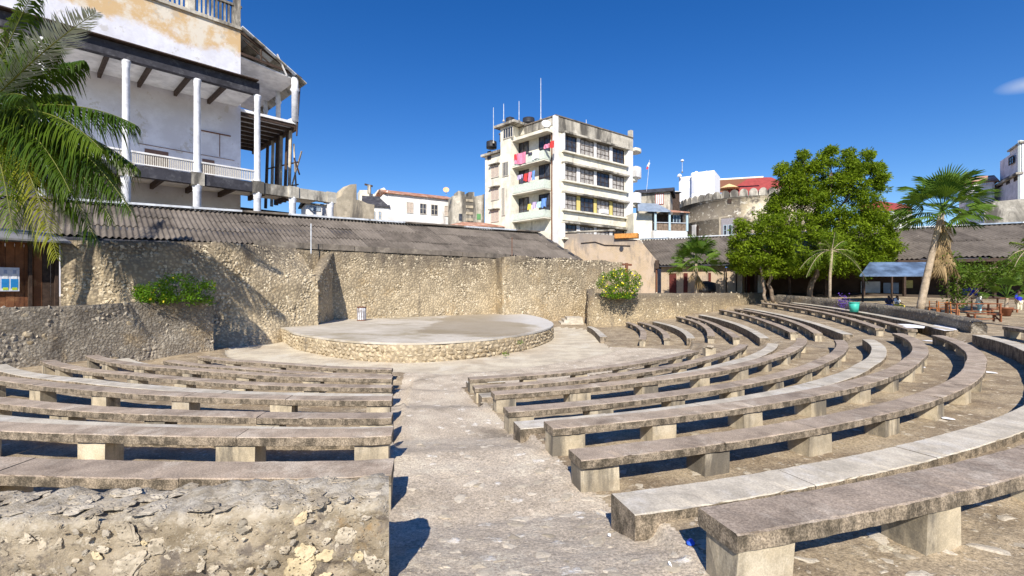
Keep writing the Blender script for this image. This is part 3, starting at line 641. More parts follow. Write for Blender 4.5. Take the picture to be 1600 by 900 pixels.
# bin on the stage
bx = P(565, 500, 2.8*755/51); bn = thing('drum_bin', 'rusty rimmed white metal drum standing on the stage', 'bin', (bx.x, bx.y, SH))
mb = MB(); c = (bx.x, bx.y, SH+.02); prof = [(.36, 0), (.37, .05), (.35, .1), (.355, .4), (.37, .43), (.355, .46), (.355, .8), (.37, .83), (.355, .86), (.355, 1.12)]
mb.lathe(c, prof, 20); s = N('peeling_white'); col = s.mix(s.ramp(s.noise(3, 6, .7, stretch=(2.5, 2.5, .3)), .47, .56), (.62, .64, .68), (.16, .12, .11)); mb.build('drum', s.done(col, .6), bn, True)
rust = plain('rust', (.16, .07, .04), .9); M['rust'] = rust
MB().lathe(c, [(.385, 1.1), (.39, 1.18), (.33, 1.18), (.33, 1.1)], 20).build('rim', rust, bn); MB().lathe(c, [(.385, -.02), (.385, .07), (.36, .075)], 20).build('base_ring', rust, bn)
for k in range(14):
    a = 6.283*k/14; MB().beam((c[0]+.365*math.cos(a), c[1]+.365*math.sin(a), SH+.1), (c[0]+.365*math.cos(a), c[1]+.365*math.sin(a), SH+1.1), .03, .015).build('stave', plain('stave_grey', (.33, .32, .34), .7) if k == 0 else bpy.data.materials['stave_grey'], bn)
# loose things
pap = plain('white_paper', (.85, .86, .9), .8, var=.02)
def sheet(name, label, cat, pts, mt, group=None):
    mb = MB(); 
    vs = [Vector(p) for p in pts]; nrm = Vector((0, 0, .012)); n = len(vs)
    mb.add([v for v in vs]+[v+nrm for v in vs], [tuple(range(n))[::-1], tuple(range(n, 2*n))]+[(i, (i+1) % n, n+(i+1) % n, n+i) for i in range(n)])
    return tag(mb.build(name, mt), label, cat, group)
def onz(x, y, drop, lift=.01):
    u = ray(x); Y = drop*FPX/(y-450); z = E-drop+lift; return (u*Y, Y, z)
def ong(x, y, lift=.012):
    u = ray(x); lo, hi = 1., 120.
    for _ in range(50):
        m_ = (lo+hi)/2
        if E-(y-450)/FPX*m_ > float(ground(u*m_, m_, False)): lo = m_
        else: hi = m_
    return (u*lo, lo, float(ground(u*lo, lo))+lift)
dH = 2.17
sheet('paper_sheet', 'long white paper sheet lying over the ends of the far benches, nearest the plaza wall', 'paper', [onz(1440, 508.5, dH), onz(1487, 508, dH), onz(1496, 516.5, dH), onz(1475, 517, dH)], pap)
sheet('paper_sheet', 'white paper sheet on the bench end left of the other sheet', 'paper', [onz(1397, 506.5, dH), onz(1420, 507, dH), onz(1446, 509.5, dH), onz(1444, 513, dH), onz(1415, 512, dH)], pap)
rg = random.Random(8)
LT = [(1440, 575, 7, 'torn white paper scrap on the rubble between the curved benches'), (1545, 583, 12, 'long white strip of litter near the outer curved bench'), (1480, 656, 8, 'white litter scrap beside the pale step bench at right'), (1452, 534, 9, 'white paper scrap in the second aisle'), (952, 839, 3, 'small white scrap on the aisle by the pale step bench end'), (1047, 887, 3, 'tiny white scrap on a pale paving stone at the bottom of the aisle')]
for x, y, r_, lb in LT:
    c = ong(x, y); n = 6; s = r_/FPX*c[1]
    sheet('litter', lb, 'litter', [(c[0]+s*math.cos(k*1.047+.3)*rg.uniform(.6, 1.1), c[1]+s*1.1*math.sin(k*1.047)*rg.uniform(.5, 1), c[2]+rg.uniform(0, .02)) for k in range(n)], pap)
c = ong(1079, 853); blue = plain('blue_plastic', (.03, .12, .75), .4)
m_ = lump(91, 2); m_.materials.append(blue); tag(inst('litter', m_, None, (c[0], c[1], c[2]+.02), (0, 0, 1), (.11, .08, .06)), 'crumpled bright blue plastic at the shaded end of the nearest bench', 'litter')
c = ong(665, 553); 
m_ = lump(93, 1); m_.materials.append(plain('yellow_leaf', (.75, .55, .05), .6)); c = onz(453.5, 681, 2.2, -.03)
tag(inst('leaf', m_, None, (c[0]+.0, c[1]-.005, c[2]), (0, 0, 1), (.055, .03, .055)), 'small yellow leaf on the edge of a near left bench', 'leaf')
# green bin and flowers by the plaza wall
gb = plain('green_plastic', (.05, .42, .33), .45, var=.05)
c = Vector(onz(1335, 486, 2.0, 0)); c.z = E-2.05+.0
c = P(1334.5, 487.5, 36.0); gz = float(ground(c.x, c.y, False)); bz = c.z
root = thing('green_bin', 'turquoise green plastic bin standing on the last bench by the grey wall', 'bin', tuple(c))
MB().lathe(c, [(.27, 0), (.34, .7), (.31, .7), (.3, .62)], 18).build('bin_body', gb, root, True)
MB().lathe(c, [(.345, .66), (.37, .67), (.37, .73), (.33, .73)], 18).build('bin_rim', gb, root)
c = P(1318, 471, 37.0)
fl = thing('purple_flowers', 'clump of purple flowers hanging over the wall left of the green bin', 'flowers', tuple(c)); mb = MB(); rg = random.Random(3)
for i in range(260):
    p = c+Vector((rg.gauss(0, .28), rg.gauss(0, .12), rg.gauss(-.1, .26))); a = Vector((rg.uniform(-1, 1), rg.uniform(-1, 1), rg.uniform(-1, 1)))*.06; b = Vector((rg.uniform(-1, 1), rg.uniform(-1, 1), rg.uniform(-1, 1)))*.06
    mb.add([p, p+a, p+a+b, p+b], [(0, 1, 2, 3)])
mb.build('blossom', plain('purple_petals', (.10, .04, .32), .7), fl)
# ================================================================ buildings
class Fac:
    """vertical facade plane from A to B (plan points); s runs along it, d is towards the camera"""
    def __init__(s, A, B):
        s.A = Vector((A[0], A[1])); s.t = (Vector((B[0], B[1]))-s.A); s.L = s.t.length; s.t.normalize(); s.n = Vector((s.t.y, -s.t.x))
        if s.n.dot(-s.A) < 0: s.n = -s.n
    def S(s, x, d=0.): # ray at photo x -> s
        u = ray(x); A = s.A+s.n*d; k = s.t.x-u*s.t.y; return (u*A.y-A.x)/k
    def Z(s, x, y, d=0.):
        q = s.S(x, d); Y = (s.A+s.n*d+s.t*q).y; return E+(450-y)/FPX*Y
    def pt(s, q, z, d=0.): p = s.A+s.t*q+s.n*d; return (p.x, p.y, z)
    def box(s, mb, s0, s1, z0, z1, d0, d1):
        if s.t.cross(s.n) < 0: pass
        return mb.hexa([s.pt(s0, z0, d1), s.pt(s1, z0, d1), s.pt(s1, z0, d0), s.pt(s0, z0, d0), s.pt(s0, z1, d1), s.pt(s1, z1, d1), s.pt(s1, z1, d0), s.pt(s0, z1, d0)])
    def px(s, mb, x0, y0, x1, y1, d0, d1):   # pixel rect: x0..x1, heights read at x0
        return s.box(mb, s.S(x0), s.S(x1), s.Z(x0, y1), s.Z(x0, y0), d0, d1)
def line_pt(c, k, u): Y = c/(k-u); return (u*Y, Y)
white = weathered('white_limewash', (.74, .73, .72), (.30, .27, .24), (.8, .8, .8), .5, (.58, .72), streak=True, speck=.12, bump=.1)
cream = weathered('cream_paint', (.74, .70, .58), (.26, .24, .20), (.80, .77, .68), .6, (.58, .72), streak=True, speck=.12, bump=.1)
mould = weathered('mouldy_render', (.42, .39, .33), (.06, .055, .05), (.62, .58, .5), .7, (.44, .6), streak=True, speck=.3, bump=.2)
grim = weathered('grimy_plaster', (.38, .33, .25), (.10, .09, .08), (.55, .48, .36), .6, (.46, .62), streak=True, speck=.3, bump=.3)
blackbeam = weathered('tarred_beam', (.045, .045, .055), (.02, .02, .025), (.10, .10, .11), 1.5, speck=.3, bump=.1)
darkwood = plain('dark_wood', (.055, .035, .025), .7, var=.4, sc=4)
winglass = plain('window_glass', (.05, .055, .07), .15, .6, var=.5, sc=1.5)
curtain = plain('curtain_cloth', (.38, .36, .34), .9, var=.35, sc=3)
tin = plain('galvanised_sheet', (.55, .58, .62), .5, .4, var=.2, sc=2)
bluetin = plain('blue_grey_sheet', (.26, .32, .40), .45, .4, var=.25, sc=2)
def window(F, root, s0, s1, z0, z1, nx=2, ny=2, d=.02, frame=darkwood, pane=winglass, inset=.0):
    mb = MB(); b = .07*(1+.3*(s1-s0)/2)
    F.box(mb, s0, s1, z0, z0+b, d-.05, d+.05); F.box(mb, s0, s1, z1-b, z1, d-.05, d+.05)
    F.box(mb, s0, s0+b, z0+b, z1-b, d-.05, d+.05); F.box(mb, s1-b, s1, z0+b, z1-b, d-.05, d+.05)
    for i in range(1, nx): q = s0+(s1-s0)*i/nx; F.box(mb, q-.03, q+.03, z0+b, z1-b, d-.04, d+.04)
    for i in range(1, ny): q = z0+b+(z1-z0-2*b)*i/ny; F.box(mb, s0+b, s1-b, q-.025, q+.025, d-.035, d+.035)
    w_ = mb.build('window', frame, root)
    m2 = MB(); F.box(m2, s0+.02, s1-.02, z0+.02, z1-.02, d-.03, d-.015); m2.build('pane', pane, w_)
    return w_
# ---------------------------------------------------------------- long tiled roof behind the stage
def corr_mat():
    s = N('weathered_corrugated_roof'); col = s.mix(s.ramp(s.noise(.7, 8, .72), .36, .64), (.062, .052, .044), (.135, .115, .098))
    col = s.mix(s.math('MULTIPLY', s.ramp(s.noise(1.4, 7, .75, stretch=(1, 1, 3)), .55, .65), .8), col, (.05, .043, .038))
    col = s.mix(s.math('MULTIPLY', s.ramp(s.noise(2.2, 8, .8), .6, .68), .7), col, (.42, .38, .33)); col = s.mix(s.math('MULTIPLY', s.orand(), .35), col, (.30, .26, .22))
    return s.bump(s.noise(12, 5, .7), .4, .03).done(col, .95)
M['roof'] = corr_mat()
def corr_roof(root, ea, eb, ra, rb, ze, zr, sheetw=2.4, rows=2, wave=.34, amp=.065, zr2=None, broken=0., seed=1, ends=(0, 0)):
    """corrugated sheets between an eave line ea-eb and a ridge line ra-rb"""
    rg = random.Random(seed); ea, eb, ra, rb = [Vector(p) for p in (ea, eb, ra, rb)]; L = (eb-ea).length; ns = int(L/sheetw); zr2 = zr if zr2 is None else zr2
    for i in range(ns):
        for r in range(rows):
            if rg.random() < broken: continue
            f0, f1 = i/ns, (i+1)/ns; g0, g1 = r/rows-(.03 if r else .0), (r+1)/rows; dz = r*.0+rg.uniform(-.02, .03); n = max(10, int((f1-f0)*L/wave*6)); sk = rg.uniform(-.012, .012)
            vs = []
            for k in range(n+1):
                f = f0+(f1-f0)*(k/n)*1.03; h = amp*math.cos(2*math.pi*(f*L)/wave)
                for g in (g0+sk*2+rg.uniform(0, .01), g1+sk):
                    e = ea.lerp(eb, f); q = ra.lerp(rb, f); p = e.lerp(q, g); z = ze+(zr+(zr2-zr)*f-ze)*g; vs.append((p.x, p.y, z+h+dz+(1-(g-g0)/(g1-g0))*.05*(1 if r else 0)))
            mb = MB().add(vs, [(2*k, 2*k+2, 2*k+3, 2*k+1) for k in range(n)]); mb.build('roof_sheet', M['roof'], root, True)
rA = thing('long_roof', 'long dark grey corrugated roof behind the stage wall, with pale ridge capping', 'roof', (-10, 46, 7))
def rdir(x, off): # offset behind the recess line
    return (x-off*.6, rl(x)+off*.8)
ea, eb = rdir(-42, .1), rdir(8.6, .1); ra, rb = rdir(-42, 6.1), rdir(7.0, 6.1)
corr_roof(rA, ea, eb, ra, rb, E+3.55, E+6.3, 2.4, 3, .36, .07, zr2=E+7.35, seed=3)
for i in range(16):
    f0, f1 = i/16, (i+1)/16+.004; a_ = Vector(ra).lerp(Vector(rb), f0); b_ = Vector(ra).lerp(Vector(rb), f1); z0, z1 = E+6.3+1.05*f0, E+6.3+1.05*f1
    MB().beam((a_.x, a_.y-.25, z0+.10), (b_.x, b_.y-.25, z1+.10), .75, .17).build('ridge_cap', [tin, tin, tin, M['coping']][i % 4] if i not in (11, 12) else M['coping'], rA)
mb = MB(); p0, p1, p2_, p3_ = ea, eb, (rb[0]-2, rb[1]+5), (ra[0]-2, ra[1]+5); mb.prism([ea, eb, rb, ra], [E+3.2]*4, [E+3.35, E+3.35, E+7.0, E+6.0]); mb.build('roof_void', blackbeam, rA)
mb = MB(); a_ = P(492, 337, 52); b_ = P(550, 364, 47.6); mb.beam((a_.x, a_.y, a_.z+.1), (b_.x, b_.y, b_.z+.1), .5, .08); mb.build('metal_flashing', tin, rA)
for i in range(8):
    f = i/8; a_ = Vector((eb[0]+.2, eb[1], E+3.5)).lerp(Vector((rb[0]+.2, rb[1], E+7.2)), f); b_ = Vector((eb[0]+.2, eb[1], E+3.5)).lerp(Vector((rb[0]+.2, rb[1], E+7.2)), f+.12)
    MB().beam(a_, b_+Vector((rnd.uniform(-.2, .2), 0, .1)), .9, .1).build('verge_board', blackbeam if i % 2 else M['coping'], rA)
for x in (486, 800):
    c = P(x, 385 if x < 600 else 398, (42.3+15.7/1.333)/(1-ray(x)/1.333)-1); pr = thing('pole', 'thin %s pole standing on the stage wall coping' % ('rusty orange' if x > 600 else 'white footed'), 'pole', tuple(c)); MB().tube([c-Vector((0, 0, .6)), c+Vector((0, 0, 1.9))], .045, 6).build('shaft', rust if x > 600 else tin, pr)
# ---------------------------------------------------------------- colonnaded palace on the left
CL, CW = 77.8, 87.4
def pc(c, x): return line_pt(c, .97, ray(x))
pal = thing('palace', 'tall ruined white colonnaded building behind the roof at left, with black gallery beams', 'building', (-36, 50, 3))
FC = Fac(pc(CL, -60), pc(CL, 520)); FW = Fac(pc(CW, -60), pc(CW, 376))
GD = (CW-CL)/1.393
palw = N('palace_wall'); s = palw
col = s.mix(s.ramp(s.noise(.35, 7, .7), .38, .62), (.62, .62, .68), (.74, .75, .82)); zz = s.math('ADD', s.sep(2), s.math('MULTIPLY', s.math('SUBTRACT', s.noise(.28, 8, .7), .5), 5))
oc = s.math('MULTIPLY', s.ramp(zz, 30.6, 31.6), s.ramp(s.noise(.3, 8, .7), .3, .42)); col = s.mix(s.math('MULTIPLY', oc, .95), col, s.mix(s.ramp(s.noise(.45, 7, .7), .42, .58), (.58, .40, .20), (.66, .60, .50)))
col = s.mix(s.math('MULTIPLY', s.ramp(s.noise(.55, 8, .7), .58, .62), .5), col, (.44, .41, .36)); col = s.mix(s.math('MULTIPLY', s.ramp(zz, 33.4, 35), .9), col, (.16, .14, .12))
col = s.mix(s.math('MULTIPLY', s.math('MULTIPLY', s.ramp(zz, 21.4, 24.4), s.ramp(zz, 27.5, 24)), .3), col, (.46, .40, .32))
palw = s.bump(s.noise(3, 7, .7), .3, .05).done(col)
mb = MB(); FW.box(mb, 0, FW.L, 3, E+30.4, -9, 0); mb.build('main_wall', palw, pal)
# parapet and balustrade
mb = MB(); FW.box(mb, 0, FW.L+.1, E+30.4, E+30.75, -.5, .25); FW.box(mb, 0, FW.L+.1, E+33.0, E+33.25, -.3, .15); mb.build('parapet_rail', mould, pal)
for i in range(0, 80):
    q = FW.L-.4-i*.42
    if q < FW.L-24: break
    big = i % 11 == 0
    mb = MB(); FW.box(mb, q-(.35 if big else .09), q+(.35 if big else .09), E+30.75, E+(34.2 if big else 33.0), -.3, .18 if big else .05); mb.build('parapet_pier' if big else 'baluster', mould, pal)
# upper gallery: ceiling, beam, joists
MB_ = lambda: MB()
mb = MB(); FC.box(mb, -2, FC.S(403), E+21.3, E+21.8, -GD+.02, 0); mb.build('gallery_ceiling', white, pal)
mb = MB(); FC.box(mb, -2, FC.S(404), E+20.7, E+21.95, -.35, .3); mb.build('gallery_beam', blackbeam, pal)
mb = MB(); FC.box(mb, -2, FC.S(400), E+22.0, E+22.1, -GD, .9); mb.build('roof_edge', darkwood, pal)
for i in range(14):
    q = FC.S(94)-12.6+i*3.15; 
    if q > FC.S(398): break
    mb = MB(); FC.box(mb, q-.14, q+.14, E+20.8, E+21.3, -GD+.05, -.35); mb.build('joist', darkwood, pal)
# lower gallery floor
mb = MB(); FC.box(mb, -2, FC.S(520), E+10.95, E+11.3, -GD, -.3); mb.build('gallery_floor', white, pal)
mb = MB(); FC.box(mb, -2, FC.S(402), E+10.25, E+11.3, -.4, .3); mb.build('gallery_beam', blackbeam, pal)
mb = MB(); FC.box(mb, FC.S(402), FC.S(521), E+10.2, E+11.35, -.5, .3); mb.build('broken_beam', mould, pal)
for i in range(10):
    q = FC.S(94)-9.4+i*3.15+1; mb = MB(); FC.box(mb, q-.14, q+.14, E+10.4, E+10.95, -GD+.05, -.4); mb.build('joist', darkwood, pal)
colm = weathered('column_white', (.68, .69, .73), (.36, .33, .30), (.78, .79, .82), 1.2, (.62, .74), streak=True, speck=.15, bump=.1)
for x in (68, 197, 308, 402, 457, 516):
    q = FC.S(x); up = x < 410
    def colm_(z0, z1, r0, r1, nm):
        mb = MB(); c = FC.pt(q, 0, 0); H = z1-z0
        mb.lathe((c[0], c[1], 0), [(r0*1.25, z0), (r0*1.25, z0+.25), (r0*1.05, z0+.4), (r0, z0+.6), (r1, z1-.7), (r1*1.12, z1-.6), (r1, z1-.5), (r1*1.3, z1-.15), (r1*1.3, z1)], 14); mb.build(nm, colm, pal, True)
    colm_(E+5.2, E+10.25, .36, .36, 'column')
    if up: colm_(E+11.3, E+20.7, .31, .29, 'column')
    mb = MB(); FC.box(mb, q-.55, q+.55, E+10.15, E+11.42, -.6, .45); mb.build('beam_block', mould, pal)
# railing
mb = MB(); FC.box(mb, -2, FC.S(398), E+12.45, E+12.6, -.12, .12); FC.box(mb, -2, FC.S(398), E+11.42, E+11.52, -.08, .08); mb.build('railing_rail', white, pal)
balm = plain('baluster_cream', (.58, .54, .47), .8)
q = FC.S(398); me_ = None; i = 0
while q > FC.S(150):
    mb = MB(); FC.box(mb, q-.045, q+.045, E+11.52, E+12.45, -.04, .04)
    if me_ is None: o = mb.build('railing_baluster', balm, pal); me_ = o; q0 = q
    else: d_ = FC.t*(q-q0); o = bpy.data.objects.new('railing_baluster', me_.data); COL.objects.link(o); o.parent = pal; o.location = (d_.x, d_.y, 0)
    q -= .17; i += 1
    if i > 290: break
for x0, x1 in ((226, 263), (316, 335)):
    mb = MB(); FW.box(mb, FW.S(x0), FW.S(x1), E+11.3, FW.Z(x0, 232 if x0 < 300 else 248), .0, .06); mb.build('door', plain('brown_door', (.17, .10, .08), .7) if x0 < 300 else bpy.data.materials['brown_door'], pal)
mb = MB(); mb.tube([FW.pt(FW.S(314), FW.Z(314, 204), .1), FW.pt(FW.S(360), FW.Z(360, 213), .1)], .07, 6); mb.tube([FW.pt(FW.S(343), FW.Z(343, 210), .1), FW.pt(FW.S(343), FW.Z(343, 245), .1)], .04, 5)
mb.tube([FW.pt(FW.S(215), FW.Z(215, 224), .06), FW.pt(FW.S(366), FW.Z(366, 251), .06)], .03, 5); mb.build('pipe', rust, pal)
mb = MB(); FW.box(mb, FW.L-11, FW.L+6, E+4, E+9.6, -6, -.3); mb.build('dark_opening', blackbeam, pal)
# side gallery at the right end of the palace
BK = Vector((-.718, .696)); c0 = Vector(pc(CW, 463)); w0_ = Vector(pc(CW, 376)); SD = 16
def sp(a, t, z): # a: 0 at the wall, 1 at the outer edge
    p = w0_.lerp(c0, a)+BK*t; return (p.x, p.y, z)
mb = MB(); mb.hexa([sp(0, 0, E+20.9), sp(1.03, 0, E+20.9), sp(1.03, SD, E+20.9), sp(0, SD, E+20.9), sp(0, 0, E+21.2), sp(1.03, 0, E+21.2), sp(1.03, SD, E+21.2), sp(0, SD, E+21.2)]); mb.build('side_floor', white, pal)
for i in range(9): MB().beam(sp(0, .3+i*1.9, E+20.7), sp(1, .3+i*1.9, E+20.7), .3, .42).build('joist', darkwood, pal)
MB().beam(sp(1, 0, E+20.45), sp(1, SD, E+20.45), .35, .6).build('edge_beam', darkwood, pal)
MB().hexa([sp(.98, 0, E+21.2), sp(1.0, 0, E+21.2), sp(1.0, 6, E+21.2), sp(.98, 6, E+21.2), sp(.98, 0, E+21.9), sp(1, 0, E+21.9), sp(1, 6, E+22.3), sp(.98, 6, E+22.3)]).build('side_parapet', white, pal)
for t, r in ((.1, .42), (5.7, .3), (10.4, .26), (15, .24)):
    p = sp(.98, t, 0); MB().lathe((p[0], p[1], 0), [(r, E+21.2), (r, E+25), (r*1.4, E+25.2), (r, E+25.6), (r, E+26.8)], 10).build('column', colm, pal, True)
mb = MB(); mb.hexa([sp(.0, .2, E+27.3), sp(1.02, .2, E+26.6), sp(1.02, SD, E+26.6), sp(.0, SD, E+27.3), sp(.0, .2, E+27.45), sp(1.02, .2, E+26.75), sp(1.02, SD, E+26.75), sp(.0, SD, E+27.45)]); mb.build('side_ceiling', white, pal)
for i in range(6):
    a0, a1 = i/6, (i+1)/6*1.0+.01; z = lambda a: E+30.6-3.9*a*1.12
    mb = MB(); mb.hexa([sp(a0*1.15, -.7, z(a0)), sp(a1*1.15, -.7, z(a1)), sp(a1*1.15, SD, z(a1)), sp(a0*1.15, SD, z(a0)), sp(a0*1.15, -.7, z(a0)+.12), sp(a1*1.15, -.7, z(a1)+.12), sp(a1*1.15, SD, z(a1)+.12), sp(a0*1.15, SD, z(a0)+.12)]); mb.build('roof_panel', [tin, mould][i % 2], pal)
for t in (0, 4, 8, 12):
    MB().beam(sp(0, t, E+27.7), sp(1, t, E+27.2), .22, .3).build('truss_tie', darkwood, pal); MB().beam(sp(0, t, E+30.2), sp(1.1, t, E+26.9), .2, .3).build('rafter', darkwood, pal)
    MB().beam(sp(.35, t, E+27.6), sp(.35, t, E+29), .16).build('truss_post', darkwood, pal); MB().beam(sp(.05, t, E+29.4), sp(.5, t, E+27.6), .12).build('truss_strut', darkwood, pal)
MB().beam(sp(.62, -.3, E+28.9), sp(.8, -.3, E+26.6), .3, .06).build('hanging_board', white, pal)
MB().beam(sp(1.06, -.1, E+25.6), sp(1.0, -.1, E+19.4), .14).build('downpipe', darkwood, pal)
for i, (t, dx) in enumerate(((1.2, .1), (2.6, -.2), (4.2, .15), (5.6, 0), (7.2, .2), (9.5, -.1))):
    MB().beam(sp(.93, t, E+11.2), sp(.97, t+dx, E+20.3), .3 if i != 3 else .42).build('prop', [grim, darkwood][i % 2], pal)
for z in (13.3, 16.2): MB().beam(sp(1.05, .2, E+z), sp(.9, 8, E+z+.3), .14).build('lashed_rail', darkwood, pal)
MB().beam(sp(1.02, .4, E+12.8), sp(1.05, 1.6, E+18.8), .16).build('lashed_pole', grim, pal); MB().beam(sp(1.0, 2.4, E+12), sp(1.08, -.4, E+17.5), .14).build('lashed_pole', grim, pal); MB().beam(sp(1.05, -.2, E+14.5), sp(1.02, 1.0, E+16.8), .14).build('lashed_pole', darkwood, pal)
# ---------------------------------------------------------------- apartment block
ap = thing('apartment_block', 'cream five storey apartment block with curved balconies, hanging laundry and mould streaks', 'building', (8, 68, 3))
kx, kY = 868, 66.; cor = Vector((ray(kx)*kY, kY)); dR = Vector((1.30, 1)).normalized(); dL = Vector((-.98, 1)).normalized()
FR = Fac(cor, cor+dR*20); FLf = Fac(cor, cor+dL*20)
zx = lambda px, F=FR: 740+px/4.287
zy = lambda py: 160+py/4.287
LR = FR.S(987); LLf = FLf.S(782)
ztop = FR.Z(874, 183)
def poly_block(name, root, mt, pts, z0, z1): return MB().prism(pts, z0, z1).build(name, mt, root)
bR = cor+dR*LR; bL = cor+dL*LLf; bk = bR+dL*LLf
poly_block('wall', ap, cream, [tuple(cor), tuple(bR), tuple(bk), tuple(bL)], 3, ztop-.5)
mb = MB(); FR.box(mb, -.1, LR+.15, FR.Z(878, 207), ztop, -.1, .12); mb.build('parapet', mould, ap)
mb = MB(); FLf.box(mb, .1, LLf+.1, FLf.Z(860, 197), ztop-.1, -.1, .1); mb.build('parapet', mould, ap)
mb = MB(); FR.box(mb, -.15, LR+.2, ztop, ztop+.15, -.4, .22); mb.build('parapet_cap', M['coping'], ap)
mb = MB(); FLf.box(mb, .0, LLf+.2, ztop-.05, ztop+.12, -.4, .22); mb.build('parapet_cap', M['coping'], ap)
mb = MB(); FR.box(mb, -.35, .35, 3, ztop+.02, -.2, .2); mb.build('corner_pilaster', white, ap)
wx = [(600, 685), (712, 800), (822, 905), (928, 1005)]; rows = [(213, 325), (415, 520), (612, 715), (812, 905)]
ywal = plain('yellow_panel', (.66, .55, .20), .8)
for r, (y0, y1) in enumerate(rows):
    z1, z0 = FR.Z(zx(600), zy(y0)), FR.Z(zx(600), zy(y1)); sA, sB = FR.S(zx(588)), FR.S(zx(1022))
    mb = MB(); FR.box(mb, sA, sB, z1+.03, z1+.28, -.05, .75); mb.build('hood_slab', mould, ap)
    mb = MB(); FR.box(mb, sA, sB, z0-.25, z0-.03, -.05, .55); mb.build('sill_slab', cream, ap)
    mb = MB(); FR.box(mb, sA, sA+.15, z0, z1, -.05, .6); mb.build('side_fin', white, ap); mb = MB(); FR.box(mb, sB-.15, sB, z0, z1, -.05, .6); mb.build('side_fin', white, ap)
    for i, (a, b) in enumerate(wx):
        s0, s1 = FR.S(zx(a)), FR.S(zx(b)); window(FR, ap, s0, s1, z0, z1-.05, 3, 3, .06, darkwood, curtain if (i+r) % 3 else winglass)
        if i < 3:
            mb = MB(); FR.box(mb, s1+.05, FR.S(zx(wx[i+1][0]))-.05, z0, z1, 0, .12); mb.build('mullion_pier', ywal if r == 2 else white, ap)
    if r < 3:
        mb = MB(); FR.box(mb, sA+.1, sB-.1, z0-1.5, z0-.3, 0, .12); mb.build('spandrel', cream, ap)
mb = MB(); FR.box(mb, FR.S(zx(838)), FR.S(zx(885)), FR.Z(zx(838), zy(745)), FR.Z(zx(838), zy(715)), .1, .6); mb.build('air_conditioner', white, ap)
# balconies of the left face
for r, (ya, yb) in enumerate(((312, 375), (508, 570), (712, 765))):
    D = 1.5; s0, s1 = FLf.S(zx(520)), FLf.S(zx(225)); zt, zb = FLf.Z(zx(490), zy(ya), D), FLf.Z(zx(490), zy(yb), D)
    pts = []
    for k in range(7):
        a = k/6*math.pi/2; pts.append((s1-.9+.9*math.cos(math.pi/2-a)-0, D-.9+.9*math.sin(math.pi/2-a)) if 0 else (s1-.9*(1-math.sin(a)), D-.9*(1-math.cos(a))))
    pl = [(s0, 0), (s0, D)]+pts+[(s1, 0)]
    W_ = lambda L: [tuple(FLf.A+FLf.t*a+FLf.n*b) for a, b in L]
    poly_block('balcony_slab', ap, cream, W_(pl), zb-.12, zb+.1)
    inn = [(s0+.12, 0.0), (s0+.12, D-.12)]+[(a-.12, b-.12) for a, b in pts]+[(s1-.12, 0)]
    n = len(pl); O_, I_ = W_(pl), W_(inn); mb = MB(); vs = [(*p, zb) for p in O_]+[(*p, zt) for p in O_]+[(*p, zb) for p in I_]+[(*p, zt) for p in I_]
    fs = []
    for i in range(n-1): fs += [(i, i+1, n+i+1, n+i), (2*n+i, 3*n+i, 3*n+i+1, 2*n+i+1), (n+i, n+i+1, 3*n+i+1, 3*n+i)]
    mb.add(vs, fs).build('balcony_parapet', plain('mint_parapet', (.60, .66, .58), .8) if r == 0 else bpy.data.materials['mint_parapet'], ap)
    for a, b in ((440, 515), (305, 370)):
        z1 = FLf.Z(zx(a), zy((228, 425, 620)[r] if a == 440 else (275, 462, 645)[r])); window(FLf, ap, FLf.S(zx(b)), FLf.S(zx(a)), zb+.1, z1, 2, 2, .06, darkwood, winglass)
mb = MB(); D = 1.5; FLf.box(mb, FLf.S(zx(540)), FLf.S(zx(240)), FLf.Z(zx(490), zy(190), D), FLf.Z(zx(490), zy(170), D), -.1, D); mb.build('balcony_roof', cream, ap)
mb = MB(); p = FLf.pt(.5, 0, .2); mb.tube([(p[0], p[1], 5), (p[0], p[1], ztop-2)], .1, 6); mb.build('downpipe', rust, ap)
# laundry
lc = {'pink': (.75, .25, .38), 'redc': (.6, .05, .05), 'bluec': (.15, .3, .65), 'whitec': (.85, .85, .85), 'yellowc': (.75, .6, .1), 'lilac': (.5, .42, .62), 'dark': (.06, .06, .1), 'aqua': (.45, .7, .75)}
for k_, v_ in lc.items(): lc[k_] = plain('cloth_'+k_, v_, .9, var=.1)
def cloth(x0, y0, x1, y1, c, lab, D=1.62, r_=0):
    rg = random.Random(int(x0*7+y0)); s0, s1 = FLf.S(zx(x1), D), FLf.S(zx(x0), D); zt, zb = FLf.Z(zx(x0), zy(y0), D), FLf.Z(zx(x0), zy(y1), D); n = 6; vs = []
    for i in range(n+1):
        for j in range(3): vs.append(FLf.pt(s0+(s1-s0)*i/n+rg.uniform(-.04, .04), zt+(zb-zt)*j/2*(1+rg.uniform(-.12, .08) if j == 2 else 1), D+.07*math.sin(i*1.9+j)))
    fs = [(i*3+j, i*3+j+1, (i+1)*3+j+1, (i+1)*3+j) for i in range(n) for j in range(2)]
    b = len(vs); nn = FLf.n; vs += [(v[0]-nn.x*.02, v[1]-nn.y*.02, v[2]) for v in vs]; fs += [tuple(b+q for q in f)[::-1] for f in fs]
    tag(MB().add(vs, fs).build('laundry', lc[c]), lab, 'laundry', 'laundry on the apartment balconies')
cloth(275, 350, 350, 420, 'pink', 'pink cloth hung over the top left balcony of the apartment block'); cloth(270, 350, 300, 390, 'redc', 'small red cloth at the left end of the top balcony'); cloth(395, 330, 440, 385, 'whitec', 'round white cloth on the middle of the top balcony')
cloth(365, 338, 393, 356, 'dark', 'dark cloth next to the white one on the top balcony'); cloth(470, 285, 510, 312, 'pink', 'pale pink cloth at the right of the top balcony'); cloth(512, 262, 540, 310, 'redc', 'bright red cloth at the right end of the top balcony')
